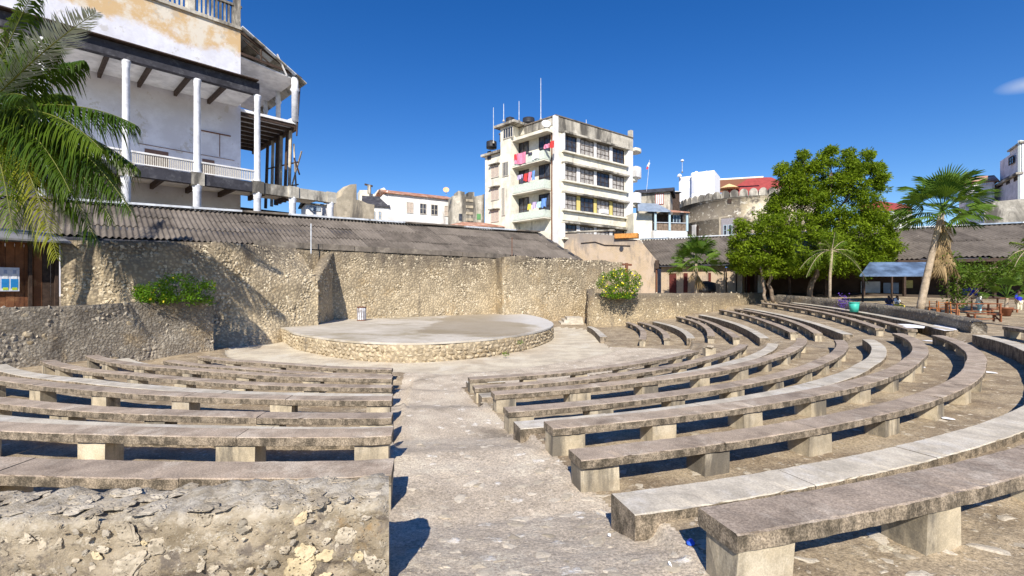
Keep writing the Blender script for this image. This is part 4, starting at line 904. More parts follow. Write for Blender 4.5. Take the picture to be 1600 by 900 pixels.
cloth(292, 490, 330, 520, 'lilac', 'lilac garments on the middle balcony of the apartment block'); cloth(335, 480, 362, 530, 'redc', 'red garment on the middle balcony'); cloth(365, 470, 388, 530, 'pink', 'pink and red garment on the middle balcony'); cloth(315, 505, 336, 542, 'dark', 'dark garment low on the middle balcony'); cloth(392, 460, 410, 520, 'bluec', 'blue garment on the middle balcony')
cloth(362, 682, 385, 722, 'yellowc', 'yellow towel on the lowest balcony'); cloth(392, 670, 420, 715, 'lilac', 'lilac cloth on the lowest balcony'); cloth(423, 668, 452, 708, 'aqua', 'pale aqua cloth on the lowest balcony'); cloth(455, 645, 488, 705, 'bluec', 'light blue striped shirt on the lowest balcony')
# stair tower and left wing
Ft = Fac(cor+dL*LLf, cor+dL*(LLf+14)); tw = thing('stair_tower', 'narrow cream stair tower with a flat cap left of the balconies', 'building', (cor.x+dL.x*LLf, cor.y+dL.y*LLf, 3))
sT0, sT1 = FLf.S(803, 1.8), FLf.S(782, 1.8)
poly_block('tower_wall', tw, cream, [tuple(FLf.A+FLf.t*a+FLf.n*b) for a, b in ((sT0+.7, 1.8), (sT1, 1.8), (sT1, -5), (sT0+.7, -5))], 3, FLf.Z(782, 201, 1.8))
poly_block('cap', tw, mould, [tuple(FLf.A+FLf.t*a+FLf.n*b) for a, b in ((sT0-.6, 2.4), (sT1+.9, 2.4), (sT1+.9, -5), (sT0-.6, -5))], FLf.Z(782, 200, 1.8), FLf.Z(782, 196.5, 1.8))
Fw = Fac(FLf.A+FLf.n*1.8, FLf.A+FLf.n*1.8+FLf.t*5)
for (a, b, y0, y1) in ((200, 266, 180, 250), (195, 235, 405, 500), (190, 212, 575, 760)):
    window(Fw, tw, Fw.S(zx(b)), Fw.S(zx(a)), Fw.Z(zx(a), zy(y1)), Fw.Z(zx(a), zy(y0)), 4, 1, .06, balm, winglass)
wg = thing('apartment_wing', 'low left wing of the apartment block with shuttered windows and black roof tank', 'building', (cor.x+dL.x*LLf, cor.y+dL.y*LLf+1, 3))
sW0, sW1 = Fw.S(784, -1.6), Fw.S(758, -1.6)
poly_block('wall', wg, cream, [tuple(Fw.A+Fw.t*a+Fw.n*b) for a, b in ((sW0, -1.6), (sW1, -1.6), (sW1, -7), (sW0, -7))], 3, Fw.Z(770, 235))
poly_block('cap', wg, mould, [tuple(Fw.A+Fw.t*a+Fw.n*b) for a, b in ((sW0, -1.1), (sW1+.5, -1.1), (sW1+.5, -7), (sW0, -7))], Fw.Z(770, 235), Fw.Z(770, 231.5))
Fv = Fac(Fw.A-Fw.n*1.6, Fw.A-Fw.n*1.6+Fw.t*5)
shut = plain('pale_shutter', (.50, .42, .36), .8, var=.15)
for y0, y1 in ((330, 385), (430, 510), (580, 660), (728, 805)):
    if y0 == 330: window(Fv, wg, Fv.S(zx(118)), Fv.S(zx(95)), Fv.Z(zx(95), zy(y1)), Fv.Z(zx(95), zy(y0)), 1, 1, .06, darkwood, winglass)
    else:
        window(Fv, wg, Fv.S(zx(172)), Fv.S(zx(118)), Fv.Z(zx(118), zy(y1)), Fv.Z(zx(118), zy(y0)), 2, 1, .06, balm, shut)
        mb = MB(); Fv.box(mb, Fv.S(zx(178)), Fv.S(zx(112)), Fv.Z(zx(118), zy(y0))+.1, Fv.Z(zx(118), zy(y0))+.25, 0, .5); mb.build('hood_slab', mould, wg)
# right-hand curved balconies
for yt, yb in ((300, 318), (425, 490), (600, 665), (775, 828)):
    c = FR.A+FR.t*(LR+1.1)-FR.n*.9; zt, zb = FR.Z(zx(1060), zy(yt)), FR.Z(zx(1060), zy(yb)); roof = yt == 300
    ring = [tuple(c+(FR.t*math.cos(a)*1.75+FR.n*math.sin(a)*1.35)) for a in [math.radians(k) for k in range(-110, 111, 20)]]
    poly_block('end_balcony_roof' if roof else 'end_balcony', ap, cream if roof else white, ring, zb-(.05 if roof else .1), zt)
    if not roof:
        r2 = [tuple(c+(FR.t*math.cos(a)*1.1+FR.n*math.sin(a)*.8)) for a in [math.radians(k) for k in range(-110, 111, 20)]]; poly_block('balcony_bracket', ap, cream, r2, zb-.65, zb-.1)
        mb = MB(); FR.box(mb, LR-.1, LR+.05, zt, zt+1.3, -.9, -.1); mb.build('balcony_door', darkwood, ap)
mb = MB(); FR.box(mb, LR-1.0, LR+.2, 3, FR.Z(985, 218), -2.5, .1); mb.build('end_wall', white, ap)
mb = MB(); FR.box(mb, LR-.2, LR+.35, ztop-.6, ztop+1.3, -.6, .0); mb.build('chimney', mould, ap)
# roof things
blk = plain('black_tank', (.03, .03, .035), .5)
def place_tank(x, yb, Y, r, h, lab):
    c = P(x, yb, Y); t = thing('water_tank', lab, 'tank', tuple(c)); MB().lathe(tuple(c), [(r, 0), (r*1.03, h*.3), (r, h*.32), (r*1.03, h*.6), (r, h*.62), (r, h*.85), (r*.5, h*.97), (r*.2, h)], 14).build('shell', blk, t, True)
    MB().lathe((c.x, c.y, c.z+h*.97), [(r*.35, 0), (r*.35, .08), (r*.1, .1)], 10).build('lid', blk, t)
place_tank(797, 194, 71, .65, 1.0, 'black water tank on the stair tower cap, left of two'); place_tank(826, 194, 73, .9, 1.0, 'black water tank on the roof beside the stair tower'); place_tank(768, 232, 75, .8, 1.2, 'black water tank on the low left wing roof')
dishm = plain('dish_white', (.75, .76, .78), .5)
def dish(x, y, Y, r, lab, mt=dishm):
    c = P(x, y, Y); t = thing('satellite_dish', lab, 'satellite dish', tuple(c)); mb = MB(); d = Vector((.15, -.9, .4)).normalized(); B_ = basis(d); vs = []; n = 16
    for q, dp in ((0, 0), (.5, .06), (1, .22)):
        for k in range(n): a = 6.283*k/n; vs.append(c+B_@Vector((q*r*math.cos(a), q*r*math.sin(a), dp*r)))
    fs = [(i*n+k, i*n+(k+1) % n, (i+1)*n+(k+1) % n, (i+1)*n+k) for i in range(2) for k in range(n)]; mb.add(vs, fs).build('reflector', mt, t, True)
    MB().tube([c-d*.05, c-Vector((0, -.1, r*1.5))], .05, 6).build('mast', tin, t); MB().beam(c+B_@Vector((0, -r, .2*r)), c+d*r*.9, .04).build('feed_arm', tin, t)
dish(853, 194, 66.5, .62, 'white satellite dish on the apartment block roof edge'); dish(697, 297, 79, .5, 'orange and white satellite dish by the white house roof', plain('dish_orange', (.75, .45, .25), .6))
for x, yt, yb, Y in ((771, 168, 224, 74), (787, 162, 190, 71), (811, 158, 190, 73), (845, 122, 188, 70), (1066, 253, 270, 94), (916, 187, 200, 70)):
    a_, b_ = P(x, yb, Y), P(x, yt, Y); t = thing('aerial_mast', 'thin aerial mast %s' % {771: 'above the low left wing', 787: 'on the stair tower', 811: 'between the roof tanks', 845: 'tallest, beside the dish on the apartment roof', 1066: 'with a round head on the white building', 916: 'short, on the apartment parapet'}[x], 'aerial', tuple(a_)); MB().tube([a_, b_], [.07, .04], 6).build('mast', tin, t)
    MB().tube([a_, a_+Vector((0, 0, .25))], .16, 8).build('mast_foot', mould, t)
    if x == 1066: MB().lathe(tuple(b_), [(.1, 0), (.32, .15), (.32, .35), (.1, .5)], 10).build('head', dishm, t)
# ---------------------------------------------------------------- small houses between
def gabled(name, lab, xa, Ya, xb, Yb, ytopa, dep, wallm, roofm, rise, over=.4, cat='building', ymat=None, hip=False):
    A, B = (ray(xa)*Ya, Ya), (ray(xb)*Yb, Yb); F = Fac(A, B); z = E+(450-ytopa)/FPX*Ya; t = thing(name, lab, cat, (A[0], A[1], 3))
    mb = MB(); F.box(mb, 0, F.L, 2, z, -dep, 0); mb.build('wall', wallm, t)
    o = over; e = [F.pt(-o, z-.05, o), F.pt(F.L+o, z-.05, o), F.pt(F.L+o, z-.05, -dep-o), F.pt(-o, z-.05, -dep-o)]
    if hip: r0, r1 = F.pt(F.L*.3, z+rise, -dep/2), F.pt(F.L*.7, z+rise, -dep/2)
    else: r0, r1 = F.pt(-o, z+rise, -dep/2), F.pt(F.L+o, z+rise, -dep/2)
    up = Vector((0, 0, .12)); vs = [Vector(v) for v in e]+[Vector(r0), Vector(r1)]; vs2 = [v+up for v in vs]
    fs = [(0, 1, 5, 4), (2, 3, 4, 5), (3, 0, 4), (1, 2, 5)]
    MB().add(vs+vs2, [f[::-1] for f in fs]+[tuple(6+i for i in f) for f in fs]+[(0, 1, 7, 6), (1, 2, 8, 7), (2, 3, 9, 8), (3, 0, 6, 9)]).build('roof', roofm, t)
    return t, F, z
rustroof = weathered('rusty_roof', (.40, .20, .13), (.20, .10, .07), (.62, .50, .44), 1., (.5, .65), speck=.3)
redroof = plain('red_roof', (.30, .055, .05), .7, var=.12, sc=1)
h1, F1, z1_ = gabled('white_house', 'white house with a rusty red roof and four shuttered windows behind the long roof', 606, 78, 708, 84, 302, 7, white, rustroof, 1.1)
for a, b in ((635, 645.5), (655.5, 666), (673, 684), (694, 704)): window(F1, h1, F1.S(a), F1.S(b), F1.Z(640, 333), F1.Z(640, 316), 2, 2, .06, balm, [shut, winglass][a in (655.5, 673)])
mb = MB(); a_ = F1.pt(0, E+14.8, 0); mb.hexa([F1.pt(-2.6, 2, -7), F1.pt(0, 2, 0), F1.pt(0, 2, -.4), F1.pt(-2.4, 2, -7), F1.pt(-2.6, E+12.0, -7), F1.pt(0, z1_+.5, 0), F1.pt(0, z1_+.5, -.4), F1.pt(-2.4, E+12.0, -7)]); mb.build('side_wall', white, h1)
t, F, z = gabled('lean_to', 'small bluish house with a dark sloping roof left of the white house', 568, 77, 606, 78, 322, 4, white, blackbeam, 1.9, .3)
for a in (573, 582, 591): window(F, t, F.S(a), F.S(a+5), F.Z(a, 343), F.Z(a, 330), 1, 2, .06, balm, bluetin)
def ruin(lab, x0, Y0, x1, Y1, prof, dep, mt, cat='ruin'):
    A, B = (ray(x0)*Y0, Y0), (ray(x1)*Y1, Y1); F = Fac(A, B); t = thing('ruined_wall', lab, cat, (A[0], A[1], 3))
    pts = [(F.S(x), F.Z(x, y)) for x, y in prof]; n = len(pts); vs = []
    for d in (0, -dep): vs += [F.pt(s_, 2, d) for s_, z_ in pts]+[F.pt(s_, z_, d) for s_, z_ in pts]
    fs = []
    for i in range(n-1): fs += [(i, i+1, n+i+1, n+i), (2*n+i, 3*n+i, 3*n+i+1, 2*n+i+1), (n+i, n+i+1, 3*n+i+1, 3*n+i)]
    fs += [(0, n, 3*n, 2*n), (n-1, 3*n-1, 4*n-1, 2*n-1)]
    MB().add(vs, fs).build('masonry', mt, t); return t, F
t, F = ruin('crumbling cream ruin with a curved fin standing beyond the colonnade end', 522, 66, 585, 70, [(522, 312), (534, 306), (538, 296), (548, 288), (557, 287.5), (557.5, 312), (566, 314), (574, 318), (585, 320)], 2.5, grim)
t, F = ruin('pale stepped ruin block behind the crumbling fin', 562, 84, 606, 86, [(562, 297), (575, 297), (575.5, 303), (588, 303), (590, 297), (600, 293), (606, 300)], 3, cream); MB().beam(P(577, 303, 84), P(577, 289, 84), .5).build('chimney', mould, t); MB().beam(P(570, 288, 84), P(582, 291, 84), .3).build('broken_lintel', darkwood, t)
t, F, z = gabled('small_house', 'small pale house with a blue window under the end of the colonnade', 478, 70, 522, 72, 318, 5, white, mould, .4)
window(F, t, F.S(484), F.S(501), F.Z(484, 329), F.Z(484, 322), 2, 1, .05, bluetin, bluetin)
t, F = ruin('mouldy grey ruin wall with square piers between the white house and the apartments', 707, 80, 757, 82, [(707, 306), (716, 305.5), (716.2, 298), (726, 300), (726.2, 307), (732, 307), (732.2, 300), (741, 300), (741.2, 307), (752, 305), (757, 303)], 3, mould)
mb = MB(); F.box(mb, F.S(717), F.S(722), F.Z(717, 345), F.Z(717, 334), -.02, .06); mb.build('opening', winglass, t); mb = MB(); F.box(mb, F.S(745), F.S(751), F.Z(745, 343), F.Z(745, 334), -.02, .06); mb.build('opening', plain('green_shutter', (.12, .3, .12), .7), t)
for i in range(4):
    mb = MB(); F.box(mb, F.S(728), F.S(739), F.Z(728, 345-i*10), F.Z(728, 341-i*10), .0, .12); mb.build('string_course', grim, t)
t, F, z = gabled('hipped_pavilion', 'low roof of red and white sheets just above the long roof', 706, 68, 786, 70, 352, 7, white, rustroof, .9, .3, hip=True)
# house right of the apartments
h, F, z = gabled('upper_house', 'grey mouldy house with a dark pitched roof, right of the apartments', 994, 80, 1047, 78, 303, 6, mould, blackbeam, 1.1, .5)
window(F, h, F.S(1024), F.S(1037), F.Z(1024, 320), F.Z(1024, 303), 4, 1, .06, redroof, white)
h, F, z = gabled('shack', 'weathered wooden roof shack against the white building', 1046, 88, 1062, 88, 300, 4, darkwood, tin, .5)
wood2 = plain('balcony_boards', (.20, .15, .11), .8, var=.3, sc=3); paleblue = plain('pale_blue_paint', (.42, .55, .62), .6)
A, B = (ray(990)*72, 72), (ray(1069)*73.5, 73.5); F = Fac(A, B); t = thing('balcony_house', 'cream house with a blue tin roof and an enclosed wooden balcony beside the round tower', 'building', (A[0], A[1], 3))
mb = MB(); F.box(mb, 0, F.S(1019), 2, F.Z(994, 333), -5, 0); mb.build('wall', cream, t); mb = MB(); F.box(mb, F.S(1017), F.L, 2, F.Z(1017, 361), -5, .9); mb.build('base_wall', white, t)
mb = MB(); F.box(mb, F.S(1018), F.L, F.Z(1017, 361), F.Z(1017, 334), -5, -.4); mb.build('balcony_back', darkwood, t)
for i in range(7):
    a = 1018+i*7.2; mb = MB(); F.box(mb, F.S(a), F.S(a+7)-.03, F.Z(1017, 361)+.02, F.Z(1017, 349), .7, .8); mb.build('balcony_board', wood2, t)
for a in (1018, 1040, 1067): mb = MB(); F.box(mb, F.S(a), F.S(a)+.3, F.Z(1017, 361), F.Z(1017, 334), .8, 1.0); mb.build('balcony_post', paleblue, t)
window(F, t, F.S(1050), F.S(1061), F.Z(1050, 349), F.Z(1050, 336), 2, 2, .3, paleblue, winglass)
mb = MB(); F.box(mb, F.S(1018), F.L, F.Z(1017, 349), F.Z(1017, 348), .65, .95); mb.build('hand_rail', tin, t)
for (a, b, m_, z_) in ((990, 1042, bluetin, 2.3), (1040, 1070, rustroof, 1.3)):
    s0, s1 = F.S(a), F.S(b); zz_ = F.Z(1017, 333); mb = MB(); mb.hexa([F.pt(s0, zz_, 1.4), F.pt(s1, zz_, 1.4), F.pt(s1+1, zz_+z_, -5), F.pt(s0+(3 if a < 1000 else 1), zz_+z_, -5), F.pt(s0, zz_+.12, 1.4), F.pt(s1, zz_+.12, 1.4), F.pt(s1+1, zz_+z_+.12, -5), F.pt(s0+(3 if a < 1000 else 1), zz_+z_+.12, -5)]); mb.build('roof', m_, t)
t = thing('flag', 'small red and white flag on a pole right of the apartments', 'flag', tuple(P(1011, 300, 80))); MB().tube([P(1010, 300, 80), P(1015, 250, 80)], .04, 5).build('pole', tin, t)
for i, c_ in enumerate((lc['whitec'], lc['redc'])): MB().add([P(1014-i*1.5, 253+i*4, 80), P(1016-i*1.2, 255+i*4, 80.2), P(1013-i*1.5, 261+i*4, 80), P(1010.5-i, 260+i*4, 80)], [(0, 1, 2, 3)]).build('cloth', c_, t)
# ---------------------------------------------------------------- round tower
TC = P(1166, 300, 92); TR = 12.0; tz = E+15.7
tow = thing('round_tower', 'old round stone fort tower with a rounded battlement, partly hidden by the big tree', 'tower', (TC.x, TC.y, 3))
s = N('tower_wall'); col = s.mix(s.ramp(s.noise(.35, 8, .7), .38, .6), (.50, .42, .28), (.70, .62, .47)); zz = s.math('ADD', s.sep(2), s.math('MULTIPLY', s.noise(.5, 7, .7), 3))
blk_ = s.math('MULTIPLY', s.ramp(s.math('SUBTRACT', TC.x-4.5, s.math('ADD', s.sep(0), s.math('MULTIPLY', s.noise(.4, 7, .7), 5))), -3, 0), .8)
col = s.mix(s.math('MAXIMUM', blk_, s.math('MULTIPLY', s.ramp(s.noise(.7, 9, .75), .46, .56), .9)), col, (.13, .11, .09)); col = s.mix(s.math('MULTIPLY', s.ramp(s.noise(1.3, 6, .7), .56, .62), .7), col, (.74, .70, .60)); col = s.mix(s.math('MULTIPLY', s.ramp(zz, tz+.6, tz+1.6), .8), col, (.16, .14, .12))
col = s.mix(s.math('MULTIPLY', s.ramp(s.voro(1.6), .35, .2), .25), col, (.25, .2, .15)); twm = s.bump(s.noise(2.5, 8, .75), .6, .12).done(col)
n = 64; prof = [(TR+.35, 2), (TR+.2, tz-9), (TR+.05, tz-4.0), (TR+.22, tz-3.8), (TR+.22, tz-3.6), (TR, tz-3.5), (TR-.02, tz-.6), (TR+.18, tz-.45), (TR+.18, tz-.2), (TR-.3, tz-.15)]
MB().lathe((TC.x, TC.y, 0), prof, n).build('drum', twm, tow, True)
mm = None
for k in range(52):
    a = 2*math.pi*k/52; c = (TC.x+(TR-.1)*math.cos(a), TC.y+(TR-.1)*math.sin(a))
    if math.sin(a) > .35: continue
    if mm is None:
        mb = MB(); vs = []; m_ = 9
        for d in (-.35, .35):
            for q in range(m_): b = math.pi*q/(m_-1); vs.append((d, -.68*math.cos(b), -.3+(.0 if q in (0, m_-1) else .45+.85*math.sin(b))))
        mb.add(vs, [tuple(range(m_))[::-1], tuple(range(m_, 2*m_))]+[(q, q+1, m_+q+1, m_+q) for q in range(m_-1)]); o = mb.build('merlon', mould, None); mm = o.data; o.parent = tow; o.location = Vector((c[0], c[1], tz))-WL[tow.name]; o.rotation_euler = (0, 0, a)
    else: inst('merlon', mm, tow, (c[0], c[1], tz), (0, 0, a))
def tow_rect(nm, x0, y0, x1, y1, mt, out=.1):
    vs = []
    for x in (x0, x1):
        u = ray(x); # intersect ray with circle
        A_ = u*u+1; B_ = -2*(u*TC.x+TC.y); C_ = TC.x**2+TC.y**2-(TR+out)**2; Y = (-B_-math.sqrt(max(0, B_*B_-4*A_*C_)))/(2*A_); vs.append((u*Y, Y))
    Y = vs[0][1]; z0, z1 = E+(450-y1)/FPX*Y, E+(450-y0)/FPX*Y; F = Fac(vs[0], vs[1]); mb = MB(); F.box(mb, 0, F.L, z0, z1, -.6, 0); mb.build(nm, mt, tow); return F, z0, z1
tow_rect('embrasure', 1123, 339, 1148, 378, grim, .25); F, z0, z1 = tow_rect('embrasure_back', 1127, 342, 1147, 374, plain('grey_niche', (.30, .28, .30), .9), .34)
for a, b in ((.18, .45), (.55, .85)): window(F, tow, F.L*a, F.L*b, z0+.6, z0+2.4, 1, 2, .05, paleblue, winglass)
tow_rect('window_niche', 1136.5, 309, 1143, 318, darkwood, .1); tow_rect('window_niche', 1081, 352, 1087, 370, white, .2); tow_rect('window_niche', 1088, 353, 1091, 369, darkwood, .2)
# white building and roof terrace beyond the tower
Ft_ = Fac((ray(1061)*108, 108), (ray(1118)*104, 104)); t = thing('white_building', 'bright white plastered building with a scalloped parapet beyond the round tower', 'building', (Ft_.A.x, Ft_.A.y, 3))
bw = plain('bright_white', (.86, .86, .88), .8, var=.03)
mb = MB(); Ft_.box(mb, 0, Ft_.S(1086), 3, Ft_.Z(1070, 276), -6, 0); mb.build('wall', bw, t); mb = MB(); Ft_.box(mb, Ft_.S(1083), Ft_.L, 3, Ft_.Z(1090, 271.5), -6, 1.5); mb.build('wall', bw, t)
for x, y in ((1063, 273), (1084, 271), (1089, 269), (1105, 268.5), (1115, 271)): q = Ft_.pt(Ft_.S(x), 0, .8); MB().lathe((q[0], q[1], Ft_.Z(x, y+4)), [(.5, 0), (.45, .25), (.3, .5), (.1, .6)], 10).build('scallop', bw, t)
mb = MB(); Ft_.box(mb, Ft_.S(1083), Ft_.S(1087), Ft_.Z(1083, 304), Ft_.Z(1083, 284), 1.5, 1.56); mb.build('recess', plain('lilac_recess', (.5, .52, .68), .8), t)
t = thing('roof_terrace', 'red hipped roof of a terrace pavilion above the round tower', 'building', tuple(P(1190, 330, 118))); a_ = [P(1122, 308, 118), P(1262, 300, 118), P(1262, 300, 132), P(1122, 308, 132)]; r_ = [P(1172, 277, 124), P(1205, 277, 124)]
MB().add(a_+r_, [(0, 1, 5, 4), (1, 2, 5), (2, 3, 4, 5), (3, 0, 4)]).build('roof', redroof, t); mb = MB(); mb.prism([(v.x, v.y) for v in a_], 3, a_[0].z-.2); mb.build('wall', white, t)
mb = MB(); a_, b_ = P(1116, 281, 119), P(1192, 276.5, 119); mb.beam(a_, b_, .5, .35); mb.build('canopy_beam', cream, t); MB().hexa([P(1117, 301, 124), P(1180, 301, 124), P(1180, 301, 125), P(1117, 301, 125), P(1117, 282, 124), P(1180, 279, 124), P(1180, 279, 125), P(1117, 282, 125)]).build('canopy_back', plain('brown_canopy', (.22, .10, .06), .8), t)
c = P(1139, 287.5, 120); um = thing('parasol', 'tan parasol on the roof terrace beside the red roof', 'parasol', tuple(c)); MB().lathe((c.x, c.y, c.z-1.2), [(2.6, 0), (1.2, .75), (.1, 1.25)], 12).build('canopy', plain('tan_cloth', (.66, .50, .25), .9), um); MB().tube([c-Vector((0, 0, 3)), c], .06, 6).build('pole', darkwood, um)
t = thing('far_red_roof', 'low red roof seen between the big tree and the tall palm', 'roof', tuple(P(1380, 322, 110))); MB().add([P(1345, 330, 106), P(1425, 330, 106), P(1425, 321, 114), P(1368, 313, 114), P(1345, 322, 114)], [(0, 1, 2, 3, 4)]).build('roof', redroof, t); MB().prism([tuple(P(1345, 0, 106))[:2], tuple(P(1425, 0, 106))[:2], tuple(P(1425, 0, 114))[:2], tuple(P(1345, 0, 114))[:2]], 3, P(0, 331, 106).z).build('wall', white, t)
# ---------------------------------------------------------------- plaster gable and the long right-hand building
brick = N('blockwork_plaster'); s = brick; bt = s.n('ShaderNodeTexBrick'); mp = s.n('ShaderNodeMapping'); mp.inputs['Rotation'].default_value = (math.pi/2, 0, 0); s.l(s.pos, mp.inputs[0]); s.l(mp.outputs[0], bt.inputs['Vector']); bt.inputs['Scale'].default_value = 1.6; bt.inputs['Color1'].default_value = (.52, .40, .27, 1); bt.inputs['Color2'].default_value = (.46, .36, .25, 1); bt.inputs['Mortar'].default_value = (.36, .28, .20, 1); bt.inputs['Mortar Size'].default_value = .02
col = s.mix(s.math('MULTIPLY', s.ramp(s.noise(.5, 8, .7), .45, .6), .7), bt.outputs[0], (.50, .40, .31)); col = s.mix(s.math('MULTIPLY', s.ramp(s.noise(.7, 9, .75, stretch=(1.3, 1.3, .35)), .5, .62), .7), col, (.24, .20, .17)); zz = s.math('ADD', s.sep(2), s.math('MULTIPLY', s.noise(.5, 8, .7, stretch=(1.5, 1.5, .4)), 5)); col = s.mix(s.math('MULTIPLY', s.ramp(zz, 11.6, 13.2), .8), col, (.25, .22, .2))
brick = s.bump(bt.outputs['Fac'], .3, .03).done(col)
A, B = (ray(880)*67, 67), (ray(1027)*62.5, 62.5); FG = Fac(A, B); t = thing('gable_building', 'stained plaster gable wall with a round hole and rusty coping, left of the fan palm', 'building', (A[0], A[1], 3))
prof = [(880, 363), (960, 368), (961, 372), (1000, 375), (1027, 408)]; pts = [(FG.S(x), FG.Z(x, y)) for x, y in prof]; n = len(pts); vs = []
for d in (0, -.6): vs += [FG.pt(a, 0, d) for a, b in pts]+[FG.pt(a, b, d) for a, b in pts]
fs = []
for i in range(n-1): fs += [(i, i+1, n+i+1, n+i), (n+i, n+i+1, 3*n+i+1, 3*n+i), (2*n+i, 3*n+i, 3*n+i+1, 2*n+i+1)]
MB().add(vs, fs+[(n-1, 3*n-1, 4*n-1, 2*n-1)]).build('gable_wall', brick, t)
mb = MB(); FG.box(mb, FG.S(961), FG.S(997), FG.Z(961, 373), FG.Z(961, 366), -1, .5); mb.build('rusty_coping', plain('orange_rust', (.55, .24, .06), .8, var=.3), t)
mb = MB(); FG.box(mb, FG.S(880), FG.S(960), FG.Z(880, 364), FG.Z(880, 362), -.8, .2); mb.build('wall_coping', mould, t)
c = FG.pt(FG.S(971), FG.Z(971, 389), .02); mb = MB(); B_ = basis((FG.n.x, FG.n.y, 0)); vs = [Vector(c)+B_@Vector((.28*math.cos(k*.7854), .36*math.sin(k*.7854), .0)) for k in range(8)]+[Vector(c)+B_@Vector((.28*math.cos(k*.7854), .36*math.sin(k*.7854), .06)) for k in range(8)]; mb.add(vs, [tuple(range(8, 16))]+[(k, (k+1) % 8, 8+(k+1) % 8, 8+k) for k in range(8)]).build('round_hole', blackbeam, t)
mb = MB(); pp = [FG.pt(FG.S(x), FG.Z(x, y), .12) for x, y in ((908, 380), (930, 378), (945, 383), (985, 384))]; mb.tube(pp, .05, 5); mb.build('cable', darkwood, t)
mb = MB(); mb.tube([FG.pt(FG.S(1026), 1, .3), FG.pt(FG.S(1026), FG.Z(1026, 408), .3)], .1, 6); mb.build('downpipe', rust, t); mb = MB(); FG.box(mb, FG.S(1024), FG.S(1030), FG.Z(1024, 420), FG.Z(1024, 407), 0, .6); mb.build('hopper', darkwood, t)
lamp = thing('lamp_bracket', 'rusty iron T bracket standing above the flowering bush', 'bracket', tuple(P(979, 425, 56))); MB().beam(P(979, 440, 56), P(979, 411, 56), .3).build('post', rust, lamp); MB().beam(P(972, 413, 56), P(987, 414, 56), .22).build('crossbar', rust, lamp)
lb = thing('long_building', 'long low building with a dark corrugated roof and shaded shops behind the big tree', 'building', (36, 58, 2))
dv = Vector((.873, -.488)); nv = Vector((-.488, -.873)); r0 = Vector((18.7, 70.5)); e0 = Vector((18.9, 61.8)); Lb = 52
corr_roof(lb, tuple(e0), tuple(e0+dv*Lb), tuple(r0), tuple(r0+dv*Lb), E+3.0, E+7.0, 2.6, 2, .40, .07, zr2=E+6.7, seed=9)
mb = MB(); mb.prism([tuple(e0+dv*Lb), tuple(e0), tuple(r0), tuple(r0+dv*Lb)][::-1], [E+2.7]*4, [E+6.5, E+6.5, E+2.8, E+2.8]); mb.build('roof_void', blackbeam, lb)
for i in range(13):
    a_, b_ = r0+dv*(i*4), r0+dv*(i*4+4.1); MB().beam((a_.x, a_.y, E+7.12-.0058*i*4), (b_.x, b_.y, E+7.12-.0058*(i*4+4)), .7, .14).build('ridge_cap', tin if i % 3 else bluetin, lb)
Fb = Fac(tuple(e0-nv*.8), tuple(e0-nv*.8+dv*Lb))
shade = weathered('painted_shade_plaster', (.075, .045, .03), (.03, .02, .015), None, .8, speck=.2)  # deep veranda shade put into the wall colour as a near-black brown
mb = MB(); Fb.box(mb, 0, 9.5, 0, E+2.9, -4, 0); mb.build('front_wall', brick, lb)
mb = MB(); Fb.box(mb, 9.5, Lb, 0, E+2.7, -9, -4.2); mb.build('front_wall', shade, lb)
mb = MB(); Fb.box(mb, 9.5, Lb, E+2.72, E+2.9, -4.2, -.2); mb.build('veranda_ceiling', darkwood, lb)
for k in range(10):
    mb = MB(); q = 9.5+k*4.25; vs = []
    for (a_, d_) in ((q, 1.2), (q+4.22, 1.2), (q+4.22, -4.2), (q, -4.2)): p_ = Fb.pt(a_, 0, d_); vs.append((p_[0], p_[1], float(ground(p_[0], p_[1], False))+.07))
    mb.hexa([(v[0], v[1], v[2]-.4) for v in vs]+vs); mb.build('veranda_shade_slab', plain('painted_shade_floor', (.10, .075, .055), .9) if k == 0 else bpy.data.materials['painted_shade_floor'], lb)  # dark slabs added under the roof; their colour stands in for shade
dred = plain('dark_red_door', (.10, .02, .015), .7, var=.3)
for x0, x1 in ((1046, 1057), (1068, 1074.5), (1107, 1111)): mb = MB(); Fb.box(mb, Fb.S(x0), Fb.S(x1), 0, Fb.Z(1050, 427), 0, .08); mb.build('door', dred, lb)
Fi = Fac(tuple(e0-nv*4.9), tuple(e0-nv*4.9+dv*Lb))
for x0, x1, y0, y1, m_ in ((1145, 1172, 425, 470, dred), (1184, 1196, 430, 470, white), (1345, 1375, 440, 475, white), (1380, 1404, 442, 475, bluetin), (1412, 1426, 438, 450, ywal), (1500, 1530, 450, 492, plain('blue_cloth', (.02, .03, .45), .7)), (1540, 1575, 440, 490, darkwood)):
    mb = MB(); Fi.box(mb, Fi.S(x0), Fi.S(x1), max(0, Fi.Z(x0, y1)), Fi.Z(x0, y0), 0, .1); mb.build('shop_panel', m_, lb)
for i in range(12):
    q = 11+i*3.4; p = Fb.pt(q, 0, 1.0); MB().beam((p[0], p[1], 0), (p[0], p[1], E+2.9), .22).build('veranda_post', darkwood, lb)
mb = MB(); Fb.box(mb, 9.5, Lb, E+2.55, E+2.85, .9, 1.15); mb.build('eave_beam', darkwood, lb)
